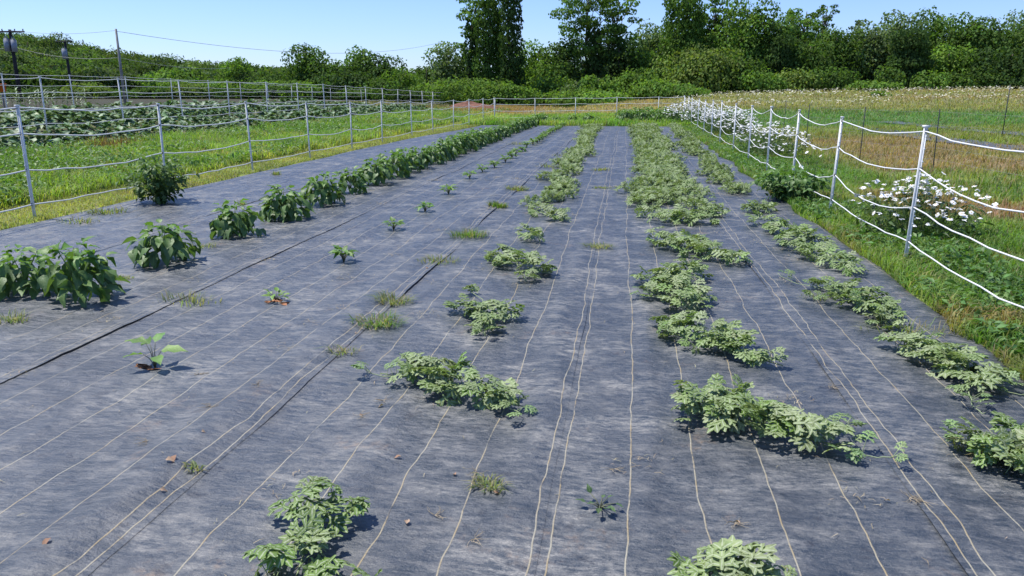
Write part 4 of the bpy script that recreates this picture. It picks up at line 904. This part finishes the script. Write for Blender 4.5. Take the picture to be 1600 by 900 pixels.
T = [ # label, px, top, width, D, kind, colour
 ('pale topped tree standing up from the left woods beside the end of the hill', 372, 88, 44, 105, 'broad', 'light'),
 ('dark vine mass under the pale topped tree on the left', 385, 106, 42, 103, 'shrub', 'deep'),
 ('tall dark tree with a domed head, tallest left of the open sky', 484, 66, 52, 88, 'broad', 'dark'),
 ('dense dark lower tree just right of the domed one', 512, 92, 62, 87, 'broad', 'dark'),
 ('medium tree with a thin spiky top in the left group', 562, 74, 50, 90, 'broad', 'mid'),
 ('dark rounded tree right of the spiky topped one', 592, 84, 56, 89, 'broad', 'deep'),
 ('short bright tree at the right of the left group', 628, 106, 46, 86, 'broad', 'light'),
 ('narrow dark evergreen in the dip of the tree line', 668, 104, 18, 92, 'pine', 'deep'),
 ('low rounded tree filling the dip left of the narrow evergreen', 650, 118, 44, 95, 'broad', 'mid'),
 ('rounded green tree just left of the vine covered group', 702, 64, 58, 86, 'broad', 'grey'),
 ('slim vine hung stem at the left of the tallest group', 738, 38, 22, 83, 'vine', 'deep'),
 ('thick vine draped trunk in the middle of the tallest group', 763, -4, 38, 82, 'vine', 'dark'),
 ('vine column rightmost of the tallest group, running out of the frame', 798, -40, 34, 80, 'vine', 'deep'),
 ('feathery locust crown spreading left above the vine trunks', 745, -22, 66, 84, 'airy', 'light'),
 ('olive vine hung stem between the thick trunk and the tallest column', 781, 22, 18, 83.5, 'vine', 'olive'),
 ('bright bushy tree right of the vine column', 842, 66, 60, 88, 'broad', 'light'),
 ('dark tree beneath the airy locust', 885, 58, 56, 84, 'broad', 'deep'),
 ('lower green tree between the vine column and the airy locust', 862, 92, 56, 83, 'broad', 'mid'),
 ('tall airy locust with open layered branches against the sky', 915, -26, 96, 85, 'airy', 'mid'),
 ('second airy locust with a pale bare stem, right of the taller one', 957, -6, 74, 84, 'airy', 'mid'),
 ('vine wrapped dark stem below the airy locust', 928, 48, 24, 84, 'vine', 'deep'),
 ('dark undergrowth tree right of the pale locust stem', 968, 60, 50, 83, 'broad', 'deep'),
 ('rounded hazy green tree between the locusts and the tall wood', 1016, 36, 58, 90, 'broad', 'grey'),
 ('green tree in front of the rounded hazy one', 1000, 74, 60, 84, 'broad', 'mid'),
 ('vine tower with a flat top at the left end of the tall wood', 1064, -14, 58, 84, 'vine', 'mid'),
 ('airy tree with a thin leaning stem right of the vine tower', 1110, -8, 50, 87, 'airy', 'mid'),
 ('broad olive tree filling the front of the tall wood', 1092, 72, 92, 79, 'broad', 'olive'),
 ('tallest leafy tree of the right wood, reaching the top edge', 1160, -6, 66, 82, 'broad', 'mid'),
 ('leafy tree with a lit shoulder right of the tallest one', 1202, 22, 62, 81, 'broad', 'dark'),
 ('dark vine hung column at the right wood, left of the shaded gap', 1215, 60, 30, 79, 'vine', 'deep'),
 ('dark tree in the lower part of the tall wood', 1150, 88, 60, 78, 'broad', 'dark'),
 ('airy tree with a loose ragged crown in the right wood', 1246, 16, 60, 86, 'airy', 'mid'),
 ('dark tall tree filling the gap right of the vine tower', 1088, 20, 56, 88, 'broad', 'dark'),
 ('dark tall tree left of the tallest leafy one', 1132, 14, 52, 88, 'broad', 'deep'),
 ('full green tree behind the lit shoulder of the wood', 1222, 24, 60, 89, 'broad', 'mid'),
 ('full dark tree behind the spiky topped one in the right wood', 1275, 42, 60, 88, 'broad', 'dark'),
 ('ragged tree with a spike of foliage on top', 1278, 8, 36, 87, 'airy', 'dark'),
 ('dark green tree below the ragged ones', 1258, 62, 66, 80, 'broad', 'dark'),
 ('small flat topped pine showing over the tree line', 1330, 40, 26, 100, 'airy', 'dark'),
 ('wide green tree with an even round head right of the flat topped pine', 1304, 54, 60, 82, 'broad', 'dark'),
 ('grey green tree left of the hooded vine mass', 1352, 44, 64, 83, 'broad', 'grey'),
 ('tall tree with twin heads in the right half of the wood', 1398, 28, 64, 84, 'broad', 'grey'),
 ('hooded vine mass with a deep black hollow beneath', 1412, 60, 52, 79, 'vine', 'deep'),
 ('loose crowned tree right of the twin headed one', 1450, 26, 60, 85, 'broad', 'mid'),
 ('layered dark tree with a pointed top near the right end', 1505, 30, 58, 82, 'broad', 'dark'),
 ('lighter tree between the loose crowned and the layered one', 1478, 78, 50, 79, 'broad', 'light'),
 ('broad dark tree with lit upper leaves second from the right edge', 1552, 36, 72, 81, 'broad', 'dark'),
 ('tree cut off by the right edge of the photo', 1602, 26, 72, 82, 'broad', 'grey'),
 ('low tree in shade under the broad dark one at the right', 1570, 84, 80, 77, 'broad', 'deep'),
 ('bright rounded bush tree standing alone before the locusts', 937, 116, 46, 74, 'broad', 'light'),
 ('low dark tree at the foot of the left woods beyond the fences', 545, 108, 70, 84, 'broad', 'deep'),
 ('low dark tree between the domed group and the dip', 600, 122, 60, 82, 'broad', 'dark'),
]
for t in T:
    if t[1] > 1285: t = (t[0], t[1], t[2]-9, *t[3:])
    tree(*t, low=.10)
SH = [('wide mound of bright vines below the tallest group', 738, 117, 124, 76, 'light'), ('dark green mound right of the bright vine mound', 800, 128, 76, 75, 'mid'),
 ('long low bright thicket behind the back fence', 905, 134, 96, 72, 'light'), ('small grey green bush on top of the low thicket', 896, 122, 30, 73, 'grey'),
 ('bright tangled thicket left of the tall wood', 1022, 122, 76, 73, 'light'), ('low green thicket at the foot of the broad olive tree', 1060, 132, 70, 72, 'mid'),
 ('leafy thicket at the foot of the vine tower', 1000, 100, 60, 78, 'mid'), ('small thicket left of the bright rounded bush tree', 866, 112, 60, 79, 'mid'),
 ('low shrub under the tallest leafy tree', 1185, 104, 56, 76, 'mid'), ('shrub under the dark tree of the right wood', 1240, 104, 60, 76, 'olive'),
 ('shrub at the field edge below the flat topped pine', 1300, 100, 66, 76, 'dark'), ('bright low bank of brambles by the field edge', 1362, 124, 60, 72, 'mid'),
 ('green shrub at the left of the black hollow', 1385, 98, 40, 76, 'dark'), ('bright shrub at the right of the black hollow', 1452, 108, 46, 75, 'mid'),
 ('shrub at the field edge right of the bright one', 1490, 112, 50, 76, 'dark'), ('shrub in front of the layered dark tree', 1530, 102, 52, 76, 'dark'),
 ('shrub at the foot of the tree on the right edge', 1592, 114, 50, 75, 'deep'), ('low green thicket at the left end of the wood', 468, 122, 60, 82, 'light'),
 ('low bright shrubs under the pale topped tree', 420, 124, 70, 92, 'light'), ('bright hedge bush left of the pale topped tree', 345, 120, 60, 100, 'light'),
 ('low bright bushes beyond the utility poles', 285, 122, 70, 104, 'light'), ('low bush in the dip under the narrow evergreen', 668, 128, 56, 84, 'light'),
 ('dark shrub behind the left fence corner', 640, 138, 60, 78, 'deep'), ('dark thicket under the left group of trees', 565, 136, 80, 80, 'dark')]
for lb, px, top, w_, D, c in SH: tree(lb, px, top, w_, D, 'shrub', c)
sx, sy_ = P(1375, 160, 62)[:2]; tree('lone bright green sapling standing in the dry field on the right', 1375, 141, 22, 62, 'shrub', 'light', name='sapling', leaf=.28)
for i, (px, w_, c_) in enumerate([(20, 70, 'dark'), (75, 60, 'deep'), (135, 66, 'olive'), (190, 60, 'dark'), (245, 64, 'dark'), (300, 60, 'olive'), (350, 56, 'deep'), (400, 60, 'dark'), (452, 60, 'deep'), (505, 60, 'dark')]):
    tree(['dark shrub at the foot of the two transformer pole', 'low dark shrub left of the middle pole', 'olive shrub between the middle and the plain pole', 'dark shrub at the foot of the plain pole', 'first dark shrub of the hedge right of the plain pole', 'olive shrub low in the hedge before the hill', 'deep green hedge shrub just left of the pale topped tree', 'dark shrub of the hedge just right of the pale topped tree', 'low dark hedge shrub left of the domed tree', 'dark hedge shrub right below the domed tree'][i], px, 137-(i % 3)*5, w_, 84, 'shrub', c_)
# a second rank of trees behind, seen only through gaps
rk = [('shaded tree of the rear rank, seen only through gaps in the wood', px, top, w_, 98+4*(i % 3), 'broad', 'dark') for i, (px, top, w_) in enumerate([(420, 112, 70), (470, 104, 70), (540, 104, 80), (610, 112, 70), (700, 108, 80), (830, 96, 80), (880, 92, 80), (950, 78, 80), (1010, 62, 80), (1060, 50, 80), (1120, 48, 80), (1180, 44, 80), (1230, 50, 80), (1290, 60, 80), (1345, 56, 80), (1400, 48, 80), (1460, 50, 80), (1520, 56, 80), (1580, 48, 80), (1640, 30, 80)])]
for t in rk: tree(*t, group='rear rank of trees behind the wood')

# ---------------------------------------------------------------- wooded hill on the left (a far wood that reads as one mass)
mb = MB(); tr = MB(); rng = np.random.default_rng(55); k = 0
sil_x = np.array([-80, 0, 50, 100, 150, 180, 200, 250, 300, 350, 400, 450, 500, 560, 640, 700]); sil_y = np.array([40, 54, 58, 66, 78, 82, 84, 92, 98, 101, 107, 114, 118, 122, 126, 130])
for i in range(330):
    px = rng.uniform(-110, 560) if i % 5 else rng.uniform(500, 760); D = rng.uniform(115, 285) if i % 2 else rng.uniform(200, 290); v = P(px, 140, D); x, y = v[0], v[1]; z = float(terrain(np.array(x), np.array(y)))
    top = np.interp(px, sil_x, sil_y)+rng.uniform(-5, 10)
    if D < 200: top = max(top+8, 140-(140-top)*(.35+.65*(D-115)/85))
    H = float(P(px, top, D)[2])-z
    H = min(max(H, 5.0), 17) if D > 150 else min(max(H, 4), 9)
    W = rng.uniform(3.5, 7.5); c = np.array(GREEN[['mid', 'mid', 'dark', 'olive', 'grey'][int(rng.integers(0, 5))]])*rng.uniform(.45, 1.0)
    B = [(x, y, z+H*.55, W*.85, W*.85, H*.45)]+[(x+rng.normal(0, W*.4), y+rng.normal(0, W*.4), z+H*f-W*.25, W*.5, W*.5, W*.42) for f in (.6, .8, .95)]
    crown(mb, rng, B, 0.62 if D > 170 else .45, .62, c, hue=.12)
    tr.tube([(x, y, z-.3), (x, y, z+H*.8)], [.25, .1], 4)
f = tag(mb.build('hill_forest', M['tree']), kind='stuff'); tag(tr.build('forest_trunks', M['bark']), kind='stuff')

# ---------------------------------------------------------------- utility poles and wires
def pole(label, px, top, D, r, mat, arm=None, cans=()):
    v = P(px, top, D); x, y = float(v[0]), float(v[1]); z0 = g1(x, y); H = float(v[2])-z0
    o = thing('utility_pole', label, 'utility pole', (x, y, z0)); mb = MB(); mb.tube([(0, 0, -.3), (0, 0, H*.5), (0, 0, H)], [r*1.25, r*1.1, r*.85], 10); mb.build('mast', M[mat], o, smooth=True)
    a = YAW
    if arm:
        mb = MB(); mb.box((0, -r-.05, H-.18), (arm/2, .05, .06)); mb.tube([(-arm*.3, -r-.05, H-.2), (0, -r-.05, H-.75)], .02, 4); mb.tube([(arm*.3, -r-.05, H-.2), (0, -r-.05, H-.75)], .02, 4)
        c = mb.build('crossarm', M[mat], o)
        for s in (-.46, -.2, .2, .46):
            i_ = MB(); i_.tube([(s*arm, -r-.05, H-.12), (s*arm, -r-.05, H-.03), (s*arm, -r-.05, H+.05)], [.03, .055, .03], 8); i_.build('insulator', M['can'], o, smooth=True)
    for cx, cz, cr_, ch in cans:
        mb = MB(); mb.tube([(cx, -r-cr_*.3, cz-ch/2), (cx, -r-cr_*.3, cz+ch/2)], cr_, 14); mb.tube([(cx, -r-cr_*.3, cz+ch/2), (cx, -r-cr_*.3, cz+ch/2+.05)], [cr_*1.06, cr_*.8], 14)
        t = mb.build('transformer', M['can'], o, smooth=False)
        for s in (-.4, .4):
            b_ = MB(); b_.tube([(cx+s*cr_, -r-cr_*.3, cz+ch/2), (cx+s*cr_, -r-cr_*.3, cz+ch/2+.14), (cx+s*cr_, -r-cr_*.3, cz+ch/2+.26)], [.05, .035, .02], 6); b_.build('bushing', M['can'], t)
    o.rotation_euler = (0, 0, a); return np.array((x, y, z0+H))
k60 = 60/F_PX; z1 = (80-50)*k60
def hz(px, top, D): v = P(px, top, D); return float(v[2])-g1(float(v[0]), float(v[1]))
h1 = hz(15, 46, 60); p1 = pole('dark utility pole with two grey transformers at the left edge', 15, 46, 60, .13, 'pole_dark', 2.5, [(-.27, h1-1.2, .22, .95), (.27, h1-1.25, .21, .9)])
h2 = hz(101, 63, 92); p2 = pole('dark utility pole with one grey transformer, middle of the three poles', 101, 63, 92, .15, 'pole_dark', 1.9, [(-.1, h2-1.6, .30, 1.2)])
p3 = pole('plain weathered utility pole without a crossarm, right of the transformer poles', 181, 45, 52, .08, 'pole')
def wire(label, pts, s, r=.010):
    mb = MB(); q = []
    for a, b in zip(pts[:-1], pts[1:]):
        t = np.linspace(0, 1, 24)[:, None]; e = np.array(a)+(np.array(b)-np.array(a))*t; e[:, 2] -= (4*s*t*(1-t))[:, 0]; q.append(e)
    mb.tube(np.concatenate(q), r, 4); tag(mb.build('power_line', M['wire']), label, 'power line')
wire('upper power line from the plain pole running right across the sky', [p3-(0, 0, .15), P(690, 66, 112), P(1130, 90, 112)], 1.5, .015)
wire('upper power line between the two transformer pole and the plain pole', [p1-(0, 0, .05), p3-(0, 0, .1)], .25)
wire('lower power line sagging past the middle pole before the hill', [P(-60, 62, 60), p1-(0, 0, 1.3), P(185, 90, 60), P(360, 106, 100)], .4, .014)
# ---------------------------------------------------------------- small far cloud puff
v = P(600, 57, 1400); mb = MB(); th = np.linspace(0, 2*math.pi, 17)[:-1]; ph = np.linspace(0, math.pi, 10)
V = [(15*math.sin(p)*math.cos(t), 8*math.sin(p)*math.sin(t), 5.5*math.cos(p)) for p in ph for t in th]
mb.add(V, [(i*16+j, i*16+(j+1) % 16, (i+1)*16+(j+1) % 16, (i+1)*16+j) for i in range(9) for j in range(16)])
cm, cn, cb_ = newmat('cloud_vapour'); cn.nodes.remove(cb_); pv = N(cn, 'ShaderNodeVolumePrincipled'); tcx = N(cn, 'ShaderNodeTexCoord'); nzc = N(cn, 'ShaderNodeTexNoise'); nzc.inputs['Scale'].default_value = .12
lnx = N(cn, 'ShaderNodeVectorMath', operation='LENGTH'); mpx = N(cn, 'ShaderNodeMapping'); mpx.inputs['Scale'].default_value = (1/15, 1/8, 1/5.5); cn.links.new(tcx.outputs['Object'], mpx.inputs[0]); cn.links.new(mpx.outputs[0], lnx.inputs[0])
mrx = N(cn, 'ShaderNodeMapRange'); cn.links.new(lnx.outputs['Value'], mrx.inputs[0]); mrx.inputs[1].default_value = .1; mrx.inputs[2].default_value = .95; mrx.inputs[3].default_value = .12; mrx.inputs[4].default_value = 0
cn.links.new(tcx.outputs['Object'], nzc.inputs['Vector']); mlx = N(cn, 'ShaderNodeMath', operation='MULTIPLY'); cn.links.new(mrx.outputs[0], mlx.inputs[0]); cn.links.new(nzc.outputs['Fac'], mlx.inputs[1])
cn.links.new(mlx.outputs[0], pv.inputs['Density']); pv.inputs['Color'].default_value = (1, 1, 1, 1); cn.links.new(pv.outputs[0], cn.nodes['Material Output'].inputs['Volume'])
tag(mb.build('cloud', cm, None, True, tuple(v)), kind='structure')
